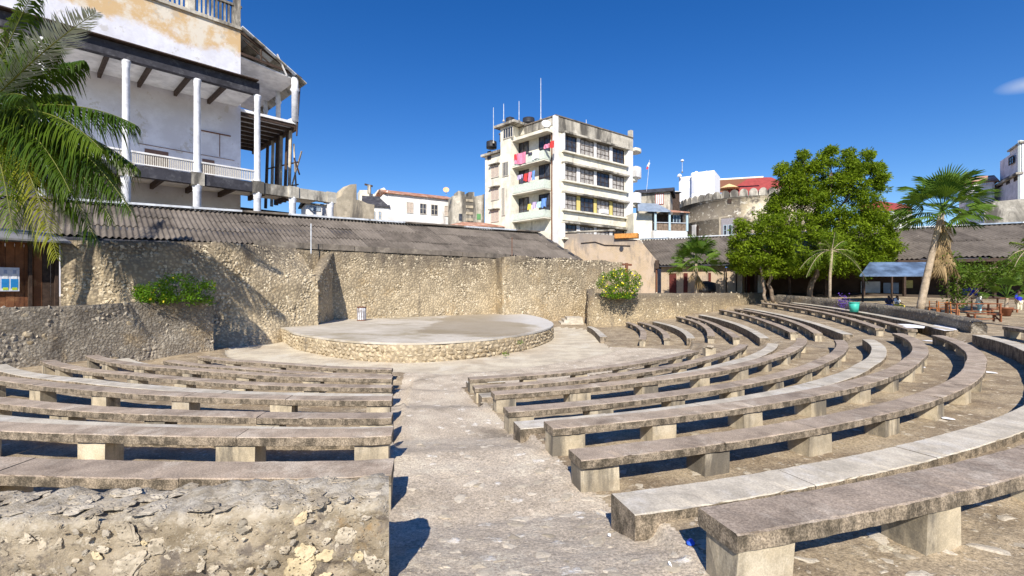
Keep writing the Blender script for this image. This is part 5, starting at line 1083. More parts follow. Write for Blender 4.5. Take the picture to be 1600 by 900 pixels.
# blue tin awnings
def awn(lab, x0, x1, Y0, yt, yb, mt):
    t = thing('awning', lab, 'awning', tuple(P((x0+x1)/2, yb, Y0))); a_, b_ = P(x0, yb, Y0-1.8), P(x1, yb, Y0-1.8-(x1-x0)/60); c_, d_ = P(x1+4, yt, Y0-(x1-x0)/60), P(x0+16, yt, Y0); up = Vector((0, 0, .08)); q = [a_, b_, c_, d_]
    n = 10; vs = []
    for k in range(n+1):
        f = k/n; l_ = a_.lerp(b_, f); h_ = d_.lerp(c_, f); vs += [l_, h_, l_+up, h_+up]
    fs = []
    for k in range(n): fs += [(4*k, 4*k+4, 4*k+5, 4*k+1), (4*k+2, 4*k+3, 4*k+7, 4*k+6), (4*k, 4*k+2, 4*k+6, 4*k+4)]
    MB().add(vs, fs).build('sheet', mt, t)
    for f in (.05, .5, .95): p = a_.lerp(b_, f); MB().beam((p.x, p.y, 1), p, .12).build('post', darkwood, t)
awn('blue tin awning in dappled shade left of the tall palm trunk', 1343, 1446, 46, 411, 432, plain('awning_blue', (.10, .15, .24), .5, .4, var=.5, sc=.8)); awn('small blue tarpaulin awning left of the big tree', 1133, 1168, 60, 408, 418, plain('awning_bright', (.04, .12, .4), .5, .4, var=.6, sc=1))
place_tank(1103, 456, 58, 1.1, 1.25, 'dark square water tank standing behind the low wall by the fan palm')
# top right buildings
bwm = weathered('lilac_limewash', (.62, .60, .66), (.25, .22, .22), (.72, .7, .74), .6, (.56, .7), streak=True, speck=.15)
Fr = Fac((ray(1549)*84, 84), (ray(1594)*72, 72)); t = thing('tall_white_house', 'tall lilac white house with small barred windows at the right edge', 'building', (Fr.A.x, Fr.A.y, 3))
mb = MB(); Fr.box(mb, Fr.S(1549), Fr.L, 3, Fr.Z(1594, 271), -10, 0); mb.build('wall', bwm, t); mb = MB(); Fr.box(mb, Fr.S(1575), Fr.L, Fr.Z(1594, 271), Fr.Z(1594, 224), -10, -.2); mb.build('upper_wall', bwm, t); mb = MB(); Fr.box(mb, Fr.S(1560), Fr.S(1575), Fr.Z(1575, 274), Fr.Z(1575, 242), -10, -.2); mb.build('upper_wall', bwm, t)
mb = MB(); Fr.box(mb, Fr.S(1552), Fr.L+.2, Fr.Z(1594, 271)-.1, Fr.Z(1594, 271)+.2, -.3, .5); mb.build('ledge', mould, t); mb = MB(); Fr.box(mb, Fr.S(1575)-.1, Fr.L+.2, Fr.Z(1594, 224), Fr.Z(1594, 224)+.25, -10, .1); mb.build('roof_edge', mould, t)
for x0, x1, y0, y1 in ((1577, 1584, 247, 259), (1561, 1567, 284, 293), (1573, 1578, 281, 289), (1585, 1590, 276, 284)): window(Fr, t, Fr.S(x0), Fr.S(x1), Fr.Z(x0, y1), Fr.Z(x0, y0), 2, 2, .05, darkwood, winglass)
F2 = Fac(tuple(Fr.pt(Fr.L, 0))[:2], (ray(1660)*74, 74)); mb = MB(); F2.box(mb, .02, F2.L, 3, F2.Z(1596, 219), -.3, .0); mb.build('sunlit_wall', plain('painted_sun_wall', (.72, .78, .74), .8, var=.05), t)  # sunny side of the house: sunlight put into a paler wall colour
t, F, z = gabled('pink_house', 'small pink and white house with a rusty roof and fringed eave below the tall house', 1509, 82, 1554, 80, 288, 6, bwm, rustroof, 1.5, .5)
mb = MB(); F.box(mb, F.S(1524), F.S(1550), 5, F.Z(1524, 290), 0, .15); mb.build('white_panel', bw, t)
for i in range(12): q = F.S(1518)+i*(F.S(1552)-F.S(1518))/12; mb = MB(); F.box(mb, q, q+.16, z-.5, z-.1, .4, .46); mb.build('fringe_board', white, t)
t = thing('parapet_wall', 'old stained parapet wall running above the roof at the far right', 'wall', tuple(P(1570, 340, 60))); F = Fac((ray(1538)*62, 62), (ray(1640)*58, 58)); mb = MB(); F.box(mb, 0, F.L, 3, F.Z(1540, 316), -1, 0); mb.build('masonry', mould, t)
# ---------------------------------------------------------------- shed at the left with poster
sh = thing('timber_shed', 'dark timber shed with a low tin roof edge left of the rubble wall', 'shed', (-27, 24, 1)); A, B = (ray(-60)*25, 25), (ray(94)*28.2, 28.2); F = Fac(A, B)
mb = MB(); F.box(mb, 0, F.L, .5, E+2.4, -3, -2.2); mb.build('back_wall', darkwood, sh)
wp = weathered('red_brown_boards', (.20, .085, .04), (.05, .02, .015), (.33, .17, .08), 1.2, (.45, .6), streak=True, speck=.3)
q = F.L; i = 0
while q > 0: mb = MB(); F.box(mb, q-.36, q-.01, .5, E+2.55-.3*(i % 2 == 9), -.22, -.15+.01*(i % 3)); mb.build('board', wp if i > 1 else darkwood, sh); q -= .37; i += 1
for q in (F.L-.1, F.L-1.2, F.L-4.2): mb = MB(); F.box(mb, q-.14, q, .5, E+2.7, -.13, .1); mb.build('post', darkwood, sh)
mb = MB(); mb.hexa([F.pt(-1, E+2.55, 1.2), F.pt(F.L+.2, E+2.55, 1.2), F.pt(F.L+.2, E+3.4, -3), F.pt(-1, E+3.4, -3), F.pt(-1, E+2.65, 1.2), F.pt(F.L+.2, E+2.65, 1.2), F.pt(F.L+.2, E+3.5, -3), F.pt(-1, E+3.5, -3)]); mb.build('roof', plain('shed_tin', (.2, .2, .21), .7), sh)
ps = thing('poster', 'blue and white banner with printed bottles hanging on the timber shed', 'banner', F.pt(F.S(15), E-.2, .1)); a, b = F.S(-14), F.S(30); z0, z1 = F.Z(15, 455), F.Z(15, 418)
mb = MB(); F.box(mb, a, b, z0, z1, .02, .05); mb.build('sheet', plain('banner_white', (.62, .66, .75), .6), ps)
def strip(nm, f0, f1, c, g0=0, g1=1, d=.06): mb = MB(); F.box(mb, a+(b-a)*g0, a+(b-a)*g1, z0+(z1-z0)*f0, z0+(z1-z0)*f1, d-.02, d); mb.build(nm, c, ps)
pb, pg_, pw, pc_ = plain('print_blue', (.02, .22, .55), .6), plain('print_yellowgreen', (.45, .60, .05), .6), plain('print_white', (.75, .78, .82), .6), plain('print_pale', (.35, .42, .6), .6)
for g in (.02, .35, .68): strip('printed_bottle', .12, .52, pb, g, g+.27); strip('printed_label', .05, .16, pg_, g+.05, g+.24, .065); strip('printed_bottle_top', .52, .74, pw, g+.05, g+.23, .063); strip('printed_cap', .74, .9, pc_, g+.08, g+.2, .063)
# ================================================================ plants
def leafmat(name, lo, hi, tr=.35, attr=True, rough=.55):
    s = N(name); r = s.attr() if attr else s.orand(); r = s.math('ADD', s.math('MULTIPLY', r, .7), s.math('MULTIPLY', s.ramp(s.noise(.8, 3, .6), .3, .7), .3))
    col = s.mix(r, lo, hi); s.done(col, rough, .12)
    t = s.n('ShaderNodeBsdfTranslucent'); s.l(s.mix(.5, col, (.30, .42, .03), 'MIX'), t.inputs[0]); m = s.n('ShaderNodeMixShader'); m.inputs[0].default_value = tr
    s.l(s.b.outputs[0], m.inputs[1]); s.l(t.outputs[0], m.inputs[2]); s.l(m.outputs[0], s.o.inputs[0]); return s.m
bark = weathered('palm_bark', (.34, .27, .19), (.14, .11, .08), (.45, .38, .3), 3, speck=.4, bump=.5)
treem = leafmat('tree_leaves', (.05, .105, .006), (.27, .36, .02), .36)
def leaf_cloud(name, centers, per, spread, size, mt, parent, seed=1, flat=.6, asp=.42, droop=.3, rndv=None):
    rg = np.random.RandomState(seed); c = np.repeat(np.asarray(centers, float), per, 0); n = len(c)
    sp = np.asarray(spread, float) if np.ndim(spread) else np.full(len(centers), spread); sp = np.repeat(sp, per)
    d = rg.normal(size=(n, 3)); d /= np.linalg.norm(d, axis=1)[:, None]; rad = rg.uniform(.35, 1, n)**.6
    p = c+d*(rad*sp)[:, None]*np.array([1, 1, flat])
    a = d*np.array([1, 1, .4])+rg.normal(size=(n, 3))*.5; a[:, 2] -= droop; a /= np.linalg.norm(a, axis=1)[:, None]
    nn = rg.normal(size=(n, 3))*.6+np.array([0, 0, 1.])+d*.5; b = np.cross(nn, a); b /= np.linalg.norm(b, axis=1)[:, None]+1e-9
    L = size*rg.uniform(.6, 1.3, n)[:, None]; W = L*asp
    V = np.stack([p, p+a*L*.5+b*W*.5, p+a*L, p+a*L*.5-b*W*.5], 1).reshape(-1, 3); F = np.arange(4*n).reshape(-1, 4)
    base = np.repeat(rg.uniform(0, .55, len(centers)), per) if rndv is None else np.repeat(rndv, per)
    return npmesh(name, V, F, mt, parent, False, WL[parent.name] if parent else (0, 0, 0), np.clip(base+rg.uniform(0, .45, n), 0, 1))
# ---- big tree
TY = 50.
tr = thing('large_tree', 'large broad bright green tree with feathery leaves, behind the far end of the benches', 'tree', (P(1225, 460, TY).x, TY, 1.9))
lobes = [(1186, 392, 40, 42, 0), (1207, 360, 36, 34, -.5), (1250, 330, 48, 46, .5), (1310, 330, 52, 60, .5), (1345, 370, 48, 48, 0), (1290, 275, 42, 30, 0), (1240, 290, 30, 26, 0), (1345, 285, 36, 34, 0), (1222, 412, 42, 26, 1.5), (1180, 408, 36, 22, 1), (1310, 408, 55, 34, 1), (1362, 392, 36, 30, .5), (1262, 392, 50, 40, -2), (1375, 345, 26, 26, 0)]
spire = [(1222, 262, 9, 12), (1230, 282, 11, 10), (1255, 248, 8, 14), (1262, 270, 12, 14), (1290, 248, 14, 12), (1282, 262, 14, 10), (1328, 244, 9, 12), (1335, 262, 13, 12), (1357, 240, 7, 11), (1356, 262, 14, 10), (1372, 262, 9, 8), (1374, 285, 10, 12), (1152, 370, 9, 16), (1162, 352, 10, 8), (1208, 322, 12, 8), (1390, 372, 10, 12), (1384, 398, 9, 8), (1150, 402, 9, 8), (1300, 236, 7, 6), (1244, 262, 7, 9)]
rg = random.Random(21); cen = []; spd = []
for x, y, rx, ry, dy in lobes:
    n = int(rx*ry/26)
    for i in range(n):
        a = rg.uniform(0, 6.283); e = math.acos(rg.uniform(-.9, 1)); r_ = rg.uniform(.62, 1.0)
        px, py = x+rx*r_*math.cos(a)*math.sin(e), y-ry*r_*math.cos(e); dd = -math.sin(a)*math.sin(e)*rx/FPX*TY*r_*1.1
        c = P(px, py, TY+dy+0); cen.append((c.x, c.y+dd, c.z)); spd.append(rg.uniform(.4, .86))
for x, y, rx, ry in spire:
    for i in range(9):
        c = P(x+rg.uniform(-.7, .7)*rx, y+rg.uniform(-.8, .8)*ry, TY+rg.uniform(-1.5, 1.5)); cen.append(tuple(c)); spd.append(rg.uniform(.3, .55))
leaf_cloud('crown', cen, 120, spd, .31, treem, tr, 4, .62, .36, .25)
tb = P(1204, 462, TY); tips = [(1190, 385), (1215, 360), (1235, 330), (1172, 400)]; tips2 = [(1290, 330), (1325, 340), (1345, 380), (1270, 300), (1300, 270), (1335, 265), (1256, 262), (1228, 275)]
barkd = weathered('tree_bark', (.20, .15, .11), (.07, .055, .04), (.30, .25, .19), 2, speck=.4, bump=.6)
def limb(mb, a, b, r0, r1, seed, n=7, w=.35):
    rg = random.Random(seed); a, b = Vector(a), Vector(b); pts = []
    for i in range(n+1):
        f = i/n; q = a.lerp(b, f); k = math.sin(f*math.pi)*w; pts.append(q+Vector((rg.uniform(-k, k), rg.uniform(-k, k), rg.uniform(-k, k)*.5)))
    mb.tube(pts, [r0+(r1-r0)*i/n for i in range(n+1)], 8)
for q_ in ((P(1208, 472, TY), P(1198, 405, TY), .2, .15, 1), (P(1196, 470, TY-.6), P(1188, 415, TY), .16, .1, 2), (P(1262, 475, TY+1), P(1284, 395, TY), .3, .22, 3)):
    mb = MB(); limb(mb, *q_, w=.18); mb.build('trunk', barkd, tr, True)
mb = MB()
for i, (x, y) in enumerate(tips): limb(mb, P(1198, 407, TY), P(x, y, TY+rg.uniform(-1.5, 1.5)), .2, .05, 10+i)
for i, (x, y) in enumerate(tips2): limb(mb, P(1288, 398, TY), P(x, y, TY+rg.uniform(-1.5, 1.5)), .22, .05, 30+i, 9, .5)
for x, y in ((1222, 262), (1256, 248), (1292, 246), (1330, 244), (1357, 240)): limb(mb, P(x+rg.uniform(-14, 14), y+45, TY), P(x, y, TY), .08, .03, x, 6, .15)
mb.build('branches', barkd, tr, True)
# ---- fan palms
def fan_mesh(seed, R, seg=22, spread=2.6, cup=.25, tipd=.35, pet=1.):
    rg = random.Random(seed); V = []; F = []; b = 0
    V += [(0, -.02, 0), (0, .02, 0), (0, .02, .03), (0, -.02, .03)]; V += [(pet, -.02, 0), (pet, .02, 0), (pet, .02, .03), (pet, -.02, .03)]; F += [(0, 1, 5, 4), (1, 2, 6, 5), (2, 3, 7, 6), (3, 0, 4, 7)]; b = 8
    for i in range(seg):
        a = -spread/2+spread*(i+.5)/seg; L = R*(1-.18*abs(a/spread*2)**2)*rg.uniform(.92, 1.05); w = spread/seg*.5
        d = lambda f, o: (pet+L*f*math.cos(a+o), L*f*math.sin(a+o))
        pts = [(0, 0, 0), (.55, -w, 0), (.55, w, 0), (.55, 0, .05), (.82, -w*.45, 0), (.82, w*.45, 0), (1, 0, 0)]
        for f, o, up in pts:
            x, y = d(f, o); z = up*R*.35-cup*R*(a/spread*2)**2*f*.6-tipd*R*max(0, f-.55)**1.5*rg.uniform(.7, 1.6)
            V.append((x, y, z))
        F += [(b, b+1, b+3), (b, b+3, b+2), (b+1, b+4, b+6, b+3), (b+2, b+3, b+6, b+5)]; b += 7
    me = bpy.data.meshes.new('frond'); me.from_pydata(V, [], F); return me
def fanpalm(name, lab, base, top, R, nf, mt, trunkr, seed, skirt=0, dead=None, pet=1., el=(-35, 80), group=None, bend=.3, R2=None):
    t = thing(name, lab, 'palm', tuple(base), group); rg = random.Random(seed); base, top = Vector(base), Vector(top)
    mb = MB(); n = 12; pts = [base.lerp(top, i/n)+Vector((bend*math.sin(math.pi*i/n), 0, 0)) for i in range(n+1)]; mb.tube(pts, [trunkr*(1.25-.35*i/n)*(1+.06*(i % 2)) for i in range(n+1)], 10); mb.build('trunk', bark, t, True)
    ms = [fan_mesh(seed*10+i, R, tipd=.3+.2*i, pet=pet) for i in range(4)]
    for m_ in ms: m_.materials.append(mt)
    for i in range(nf):
        f = (i+.5)/nf; e = el[0]+(el[1]-el[0])*f; a = i*2.399+rg.uniform(-.2, .2)
        inst('frond', ms[i % 4], t, top+Vector((0, 0, .15*f)), (rg.uniform(-.5, .5), -math.radians(e), a), [rg.uniform(.85, 1.1)]*3)
    if skirt:
        ms = [fan_mesh(seed*10+50+i, R*1.0, seg=14, spread=.9, cup=.7, tipd=.15, pet=pet*.75) for i in range(3)]
        for m_ in ms: m_.materials.append(dead)
        for i in range(skirt):
            a = i*2.399; f = rg.random(); inst('dead_frond', ms[i % 3], t, top-Vector((0, 0, f*skirt*.052)), (rg.uniform(-.5, .5), math.radians(rg.uniform(66, 84)), a), [rg.uniform(.7, 1.1)]*3)
    return t
fanm = leafmat('fan_palm_leaf', (.05, .11, .015), (.16, .26, .04), .3, False, .4)
fand = leafmat('dry_palm_leaf', (.30, .20, .10), (.50, .37, .20), .1, False, .8)
fanpalm('tall_fan_palm', 'tall fan palm with a skirt of dead brown fronds, right of the big tree', P(1437, 486, 34), P(1472, 332, 34), 1.5, 40, fanm, .19, 3, 50, fand, 1.5, (-25, 82), bend=-.05)
fanpalm('small_fan_palm', 'small bright green fan palm behind the low wall, right of the flowering bush', P(1088, 462, 55), P(1088, 412, 55), 1.75, 26, fanm, .16, 5, 3, fand, 1.5, (-20, 85), bend=.03)
fanpalm('potted_fan_palm', 'small fan palm growing in a brown pot by the benches on the plaza', P(1572, 484, 33), P(1573, 466, 33), .8, 12, fanm, .09, 8, 0, None, .9, (5, 85), bend=0)
c = P(1572, 494, 33); pt_ = thing('plant_pot', 'brown clay pot holding the small fan palm on the plaza', 'pot', tuple(c)); MB().lathe(tuple(c), [(.22, 0), (.34, .5), (.38, .52), (.38, .6), (.32, .6), (.3, .55)], 16).build('pot', plain('terracotta', (.26, .10, .05), .8), pt_, True)
# ---- pinnate palms
def pinnate(parent, mt, root, dirv, L, sag, n=46, ll=.9, seed=0, lw=.045, rach=None, name='frond', twist=0., hang=.55):
    rg = random.Random(seed); root = Vector(root); d = Vector(dirv).normalized(); h = Vector((d.x, d.y, 0)); h = h.normalized() if h.length > 1e-3 else Vector((1, 0, 0)); side = h.cross(Vector((0, 0, 1))); mb = MB(); pts = []
    for i in range(13): f = i/12; pts.append(root+d*L*f*(1-.12*f)-Vector((0, 0, sag*L*f**2.1)))
    mb.cur = 1; mb.tube(pts, [.035*(1-.85*i/12)+.005 for i in range(13)], 5); mb.cur = 0
    for i in range(n):
        f = .13+.87*i/(n-1); k = min(11, int(f*12)); u = f*12-k; p = pts[k].lerp(pts[k+1], u); t = (pts[k+1]-pts[k]).normalized(); l = ll*math.sin(math.pi*min(1, (f*.86+.12)))**.6*rg.uniform(.85, 1.1)
        for sg in (-1, 1):
            if rg.random() < .05: continue
            hg = hang*rg.uniform(.6, 1.45); ls = l*rg.uniform(.8, 1.12); jt = Vector((rg.gauss(0, .09), rg.gauss(0, .09), rg.gauss(0, .09)))
            o = (side*sg*math.cos(twist)+Vector((0, 0, 1))*math.sin(twist)*sg)
            a = (t*.75+o*.85+jt+Vector((0, 0, rg.uniform(-.1, .2)))).normalized(); q0 = p; q1 = q0+a*ls*.4-Vector((0, 0, hg*.12*ls)); q2 = q0+a*ls*.75-Vector((0, 0, hg*.5*ls)); q3 = q0+a*ls*.95-Vector((0, 0, hg*1.05*ls))
            w = t*lw; mb.add([q0-w*.4, q0+w*.4, q1-w, q1+w, q2-w*.7, q2+w*.7, q3], [(0, 2, 3, 1), (2, 4, 5, 3), (4, 6, 5)])
    return mb.build(name, [mt, rach or bark], parent)
coco = leafmat('coconut_leaf', (.02, .055, .006), (.10, .15, .012), .22, False, .4)
cocoy = leafmat('coconut_leaf_yellow', (.13, .16, .015), (.30, .30, .03), .35, False, .45); cocop = leafmat('coconut_leaf_sunlit', (.40, .44, .40), (.55, .58, .52), .1, False, .35)  # pale variant for the top frond has sunlight put into its leaf colour
grach = plain('green_rachis', (.16, .17, .03), .6); CPY = 23.; ct = P(-38, 190, CPY)
cp = thing('coconut_palm', 'coconut palm whose long drooping fronds fill the upper left corner', 'palm', (ct.x-.6, CPY, 1)); mb = MB(); mb.tube([(ct.x-.8+.1*i, CPY, 1+(ct.z-1)*i/10) for i in range(11)], [.24-.008*i for i in range(11)], 10); mb.build('trunk', bark, cp, True)
def fr(x1, y1, dY, sag, m_=coco, ll=1.05, n=60, s=0, hang=.75, tw=0., r0=None):
    e = P(x1, y1, CPY+dY); r_ = Vector(r0) if r0 else ct+Vector((0, 0, .2)); d = e-r_; L = d.length/(.88); v = d+Vector((0, 0, sag*L)); L2 = L; v2 = v/ (L*.88)
    pinnate(cp, m_, r_, v2, L*v2.length, sag/v2.length, int(n*1.6), ll*1.25, s, .042, rach=grach, hang=hang*1.35 if hang > 0 else hang, twist=tw)
fr(212, 195, -.5, .28, n=76, s=1, ll=1.15); fr(214, 262, 1.0, .34, n=76, s=2, ll=1.2); fr(205, 330, -1.5, .45, n=76, s=3, ll=1.25); fr(150, 375, .5, .55, n=70, s=4, ll=1.2); fr(90, 405, -2.0, .55, cocoy, s=5, n=64, ll=1.0)
fr(175, 300, 2.5, .42, s=6, n=70, ll=1.2); fr(120, 340, 2, .5, s=7, n=66, ll=1.2); fr(60, 390, 1, .6, s=8, n=60); fr(150, 20, -2, .1, cocop, s=9, n=70, ll=1.1, hang=-.15); fr(130, 95, 1, .22, s=10, n=60, ll=1.1); fr(60, -30, 0, .05, s=11, n=60); fr(110, 150, 3, .3, s=12, ll=1.1)
fr(-60, 380, 0, .6, s=13); fr(-200, 200, 0, .3, s=14); fr(-190, 60, 0, .1, s=15); fr(20, 360, -3, .5, s=16, n=60); fr(40, 150, -3, .2, s=17); fr(160, 235, -2.2, .35, s=18, n=70, ll=1.2); fr(-100, -60, 1, .1, s=19)
fr(175, 345, -.5, .5, s=20, n=66, ll=1.2); fr(30, 60, 2, .15, s=21, n=60, ll=1.2); fr(80, 60, -1, .2, s=22, n=60, ll=1.2); fr(185, 280, .5, .4, s=23, n=70, ll=1.2); fr(110, 300, -2.5, .45, s=24, n=66, ll=1.2); fr(60, 260, 1.5, .4, s=25, n=60, ll=1.2)
sr = leafmat('areca_leaf', (.06, .12, .015), (.20, .28, .04), .35, False, .4)
at = P(1300, 392, 44); ap_ = thing('feather_palm', 'slim palm with drooping feathery fronds in front of the big tree', 'palm', (P(1297, 470, 44).x, 44, 1.7)); MB().tube([P(1296, 478, 44), P(1297, 430, 44), at], [.15, .12, .1], 8).build('trunk', bark, ap_, True)
for i, (x, y, dy, sg) in enumerate(((1262, 425, 0, .6), (1270, 400, 1, .4), (1282, 440, -.5, .8), (1318, 445, 0, .8), (1335, 425, .5, .6), (1340, 400, 0, .4), (1305, 362, 0, .1), (1285, 372, -1, .2), (1322, 375, 1, .2), (1300, 440, -1, .9), (1276, 380, -1.4, .3))):
    e = P(x, y, 44+dy); d = e-at; L = max(2.2, d.length*1.15); pinnate(ap_, sr, at, d/L+Vector((0, 0, sg)), L, sg*.9, 34, .55, i, .035, hang=.6)
rt = P(1622, 395, 26); ep = thing('edge_palm', 'palm fronds entering the picture at the right edge above the plaza', 'palm', (rt.x, 26, 1.8)); MB().tube([(rt.x, 26, 1.6), tuple(rt)], .14, 8).build('trunk', bark, ep, True)
for i, (x, y, sg) in enumerate(((1578, 378, .2), (1576, 408, .5), (1590, 425, .7), (1600, 370, .2), (1660, 380, .2), (1650, 420, .5), (1635, 350, .1))):
    e = P(x, y, 26+rg.uniform(-.6, .6)); d = e-rt; L = d.length*1.2; pinnate(ep, sr, rt, d/L+Vector((0, 0, sg)), L, sg*.9, 30, .4, i+40, .03)
# ---- bushes
def bush(name, lab, cen, spd, per, size, mt, loc, flower=None, nf=0, seed=3, stems=True):
    t = thing(name, lab, 'shrub', tuple(loc)); leaf_cloud('foliage', cen, per, spd, size, mt, t, seed, .8, .5, .1); rg = random.Random(seed)
    if stems:
        mb = MB()
        for i in range(10): limb(mb, Vector(loc)+Vector((rg.uniform(-.2, .2), 0, 0)), Vector(rg.choice(cen)), .035, .012, i, 5, .08)
        mb.build('stems', barkd, t)
    if flower:
        mb = MB()
        for i in range(nf):
            c = Vector(rg.choice(cen)); d = Vector((rg.gauss(0, 1), -abs(rg.gauss(0, 1)), rg.gauss(.4, 1))).normalized(); c = c+d*rg.uniform(.3, .5)*(spd if not hasattr(spd, '__len__') else .5)*2; r_ = rg.uniform(.05, .09); B_ = basis(d)
            mb.add([c+B_@Vector((r_*math.cos(k*1.257), r_*math.sin(k*1.257), .02)) for k in range(5)]+[c-d*.03], [(0, 1, 2, 3, 4), (0, 5, 1), (2, 5, 3)])
        mb.build('flowers', flower, t)
    return t
rg = random.Random(44); bm_ = leafmat('bush_leaf', (.05, .13, .01), (.17, .32, .02), .35); yel = plain('yellow_petal', (.85, .72, .04), .6)
cen = []
for i in range(120):
    a = rg.uniform(0, 6.28); r_ = math.sqrt(rg.random()); c = P(969+r_*33*math.cos(a), 445-r_*24*math.sin(a)*(1.0 if math.sin(a) > 0 else .9), 45.6+rg.uniform(-.8, .5)); cen.append(tuple(c))
bush('flowering_bush', 'round green bush with small yellow flowers spilling over the end of the wall', cen, .34, 60, .15, bm_, P(972, 468, 45.8), yel, 190)
cen = []
for i in range(110):
    f = rg.random(); x = 212+120*f; top = 452-14*math.sin(f*3.0)-(6 if f > .35 else 0); c = P(x, rg.uniform(top, 472), 28.4-rg.random()*1.2-(1-f)*2.2); cen.append(tuple(c))
bush('low_bush', 'low green bush with a few yellow flowers behind the left low wall', cen, .26, 55, .13, bm_, P(275, 474, 27.5), yel, 30, 6)
cen = []
for i in range(150):
    x = rg.uniform(1478, 1602); y = 424+8*math.sin(x*.05)+rg.gauss(0, 8); c = P(x, y, 35+rg.uniform(-1.5, 1.5)); cen.append(tuple(c))
for i in range(22): c = P(1495+rg.gauss(0, 7), rg.uniform(430, 475), 35+rg.uniform(-.5, .5)); cen.append(tuple(c))
vine = bush('climbing_shrub', 'leafy climbing shrub trained over a pole frame at the right of the plaza', cen, .5, 30, .20, leafmat('vine_leaf', (.04, .09, .012), (.15, .22, .03), .35), P(1497, 480, 35), None, 0, 9)
mb = MB(); limb(mb, P(1494, 486, 35), P(1500, 430, 35), .13, .07, 3); limb(mb, P(1500, 432, 35), P(1560, 418, 35), .07, .03, 5); mb.build('stem', bark, vine, True)
# small weeds
wd = P(812, 536, 24.6)
for i, (x, y, Y, lb) in enumerate(((812, 534, 28.2, 'tiny weed growing from the stage wall'), (790, 553, 26.2, 'small weed at the foot of the stage wall'))):
    t = thing('weed', lb, 'weed', tuple(P(x, y, Y))); leaf_cloud('leaves', [tuple(P(x, y, Y-.15))], 60, .16, .09, bm_, t, i)
# ================================================================ people and plaza furniture
skin = plain('dark_skin', (.10, .055, .035), .6)
def person(lab, foot, H, pose, shirt, trousers, face=0., seated=False):
    t = thing('person', lab, 'person', tuple(foot)); k = H/1.75; f = Vector(foot); R_ = Matrix.Rotation(face, 3, 'Z')
    J = {'pel': (0, 0, .93), 'ch': (0, .02, 1.3), 'nk': (0, .02, 1.48), 'hd': (0, -.01, 1.62), 'top': (0, 0, 1.73), 'hl': (-.1, 0, .9), 'hr': (.1, 0, .9), 'kl': (-.12, -.04, .5), 'kr': (.12, -.04, .5), 'al': (-.13, 0, .08), 'ar': (.13, 0, .08), 'tl': (-.14, -.17, .03), 'tr': (.14, -.17, .03), 'sl': (-.2, .02, 1.42), 'sr': (.2, .02, 1.42), 'el': (-.27, .02, 1.14), 'er': (.27, .02, 1.14), 'wl': (-.25, -.1, .9), 'wr': (.25, -.1, .9), 'fl': (-.25, -.14, .8), 'fr': (.25, -.14, .8)}
    J.update(pose)
    E_ = [('pel', 'ch'), ('ch', 'nk'), ('nk', 'hd'), ('hd', 'top'), ('pel', 'hl'), ('pel', 'hr'), ('hl', 'kl'), ('kl', 'al'), ('al', 'tl'), ('hr', 'kr'), ('kr', 'ar'), ('ar', 'tr'), ('nk', 'sl'), ('nk', 'sr'), ('sl', 'el'), ('el', 'wl'), ('wl', 'fl'), ('sr', 'er'), ('er', 'wr'), ('wr', 'fr')]
    Rd = {'pel': .14, 'ch': .15, 'nk': .06, 'hd': .095, 'top': .07, 'hl': .1, 'hr': .1, 'kl': .065, 'kr': .065, 'al': .045, 'ar': .045, 'tl': .035, 'tr': .035, 'sl': .065, 'sr': .065, 'el': .045, 'er': .045, 'wl': .032, 'wr': .032, 'fl': .03, 'fr': .03}
    def grow(nm, keys, edges, add, mt, root_):
        keys = list(keys); me = bpy.data.meshes.new(nm); me.from_pydata([R_@(Vector(J[q])*k) for q in keys], [(keys.index(a), keys.index(b)) for a, b in edges], []); o = bpy.data.objects.new(nm, me); COL.objects.link(o); o.parent = t
        md = o.modifiers.new('s', 'SKIN'); sv = me.skin_vertices[0].data if me.skin_vertices else None
        if sv is None: me.skin_vertices_add() if hasattr(me, 'skin_vertices_add') else None; sv = me.skin_vertices[0].data
        for i, q in enumerate(keys): r_ = (Rd[q]+add)*k; sv[i].radius = (r_, r_); sv[i].use_root = (q == root_)
        o.modifiers.new('u', 'SUBSURF').levels = 1; me.materials.append(mt); md.use_smooth_shade = True; return o
    try:
        grow('body', J.keys(), E_, 0, skin, 'pel')
        grow('shirt', ['pel', 'ch', 'sl', 'sr', 'el', 'er', 'nk'], [('pel', 'ch'), ('ch', 'nk'), ('nk', 'sl'), ('nk', 'sr'), ('sl', 'el'), ('sr', 'er')], .022, shirt, 'pel')
        grow('trousers', ['pel', 'hl', 'hr', 'kl', 'kr', 'al', 'ar'], [('pel', 'hl'), ('pel', 'hr'), ('hl', 'kl'), ('kl', 'al'), ('hr', 'kr'), ('kr', 'ar')], .022, trousers, 'pel')
    except Exception as ex: print('person', ex)
    me = lump(5, 2, amp=.02); me.materials.append(darkwood); o = inst('hair', me, t, f+R_@(Vector(J['hd'])*k)+Vector((0, 0, .07*k)), (0, 0, 0), (.2*k, .22*k, .17*k)); return t
Yp = 35.5; g = P(1530, 493, Yp)
person('person standing sideways in a white shirt and pale shorts behind the wooden tables', (g.x, Yp, g.z), 1.72, {'kl': (-.10, -.02, .5), 'wr': (.3, -.25, 1.1), 'fr': (.34, -.34, 1.12)}, lc['whitec'], lc['aqua'], 1.2)
g = P(1592, 491, 36.5); person('person in a blue shirt and cream trousers standing at the right edge', (g.x, 36.5, g.z), 1.78, {}, plain('royal_blue', (.02, .03, .55), .7), plain('cream_trousers', (.62, .56, .42), .8), 0.1)
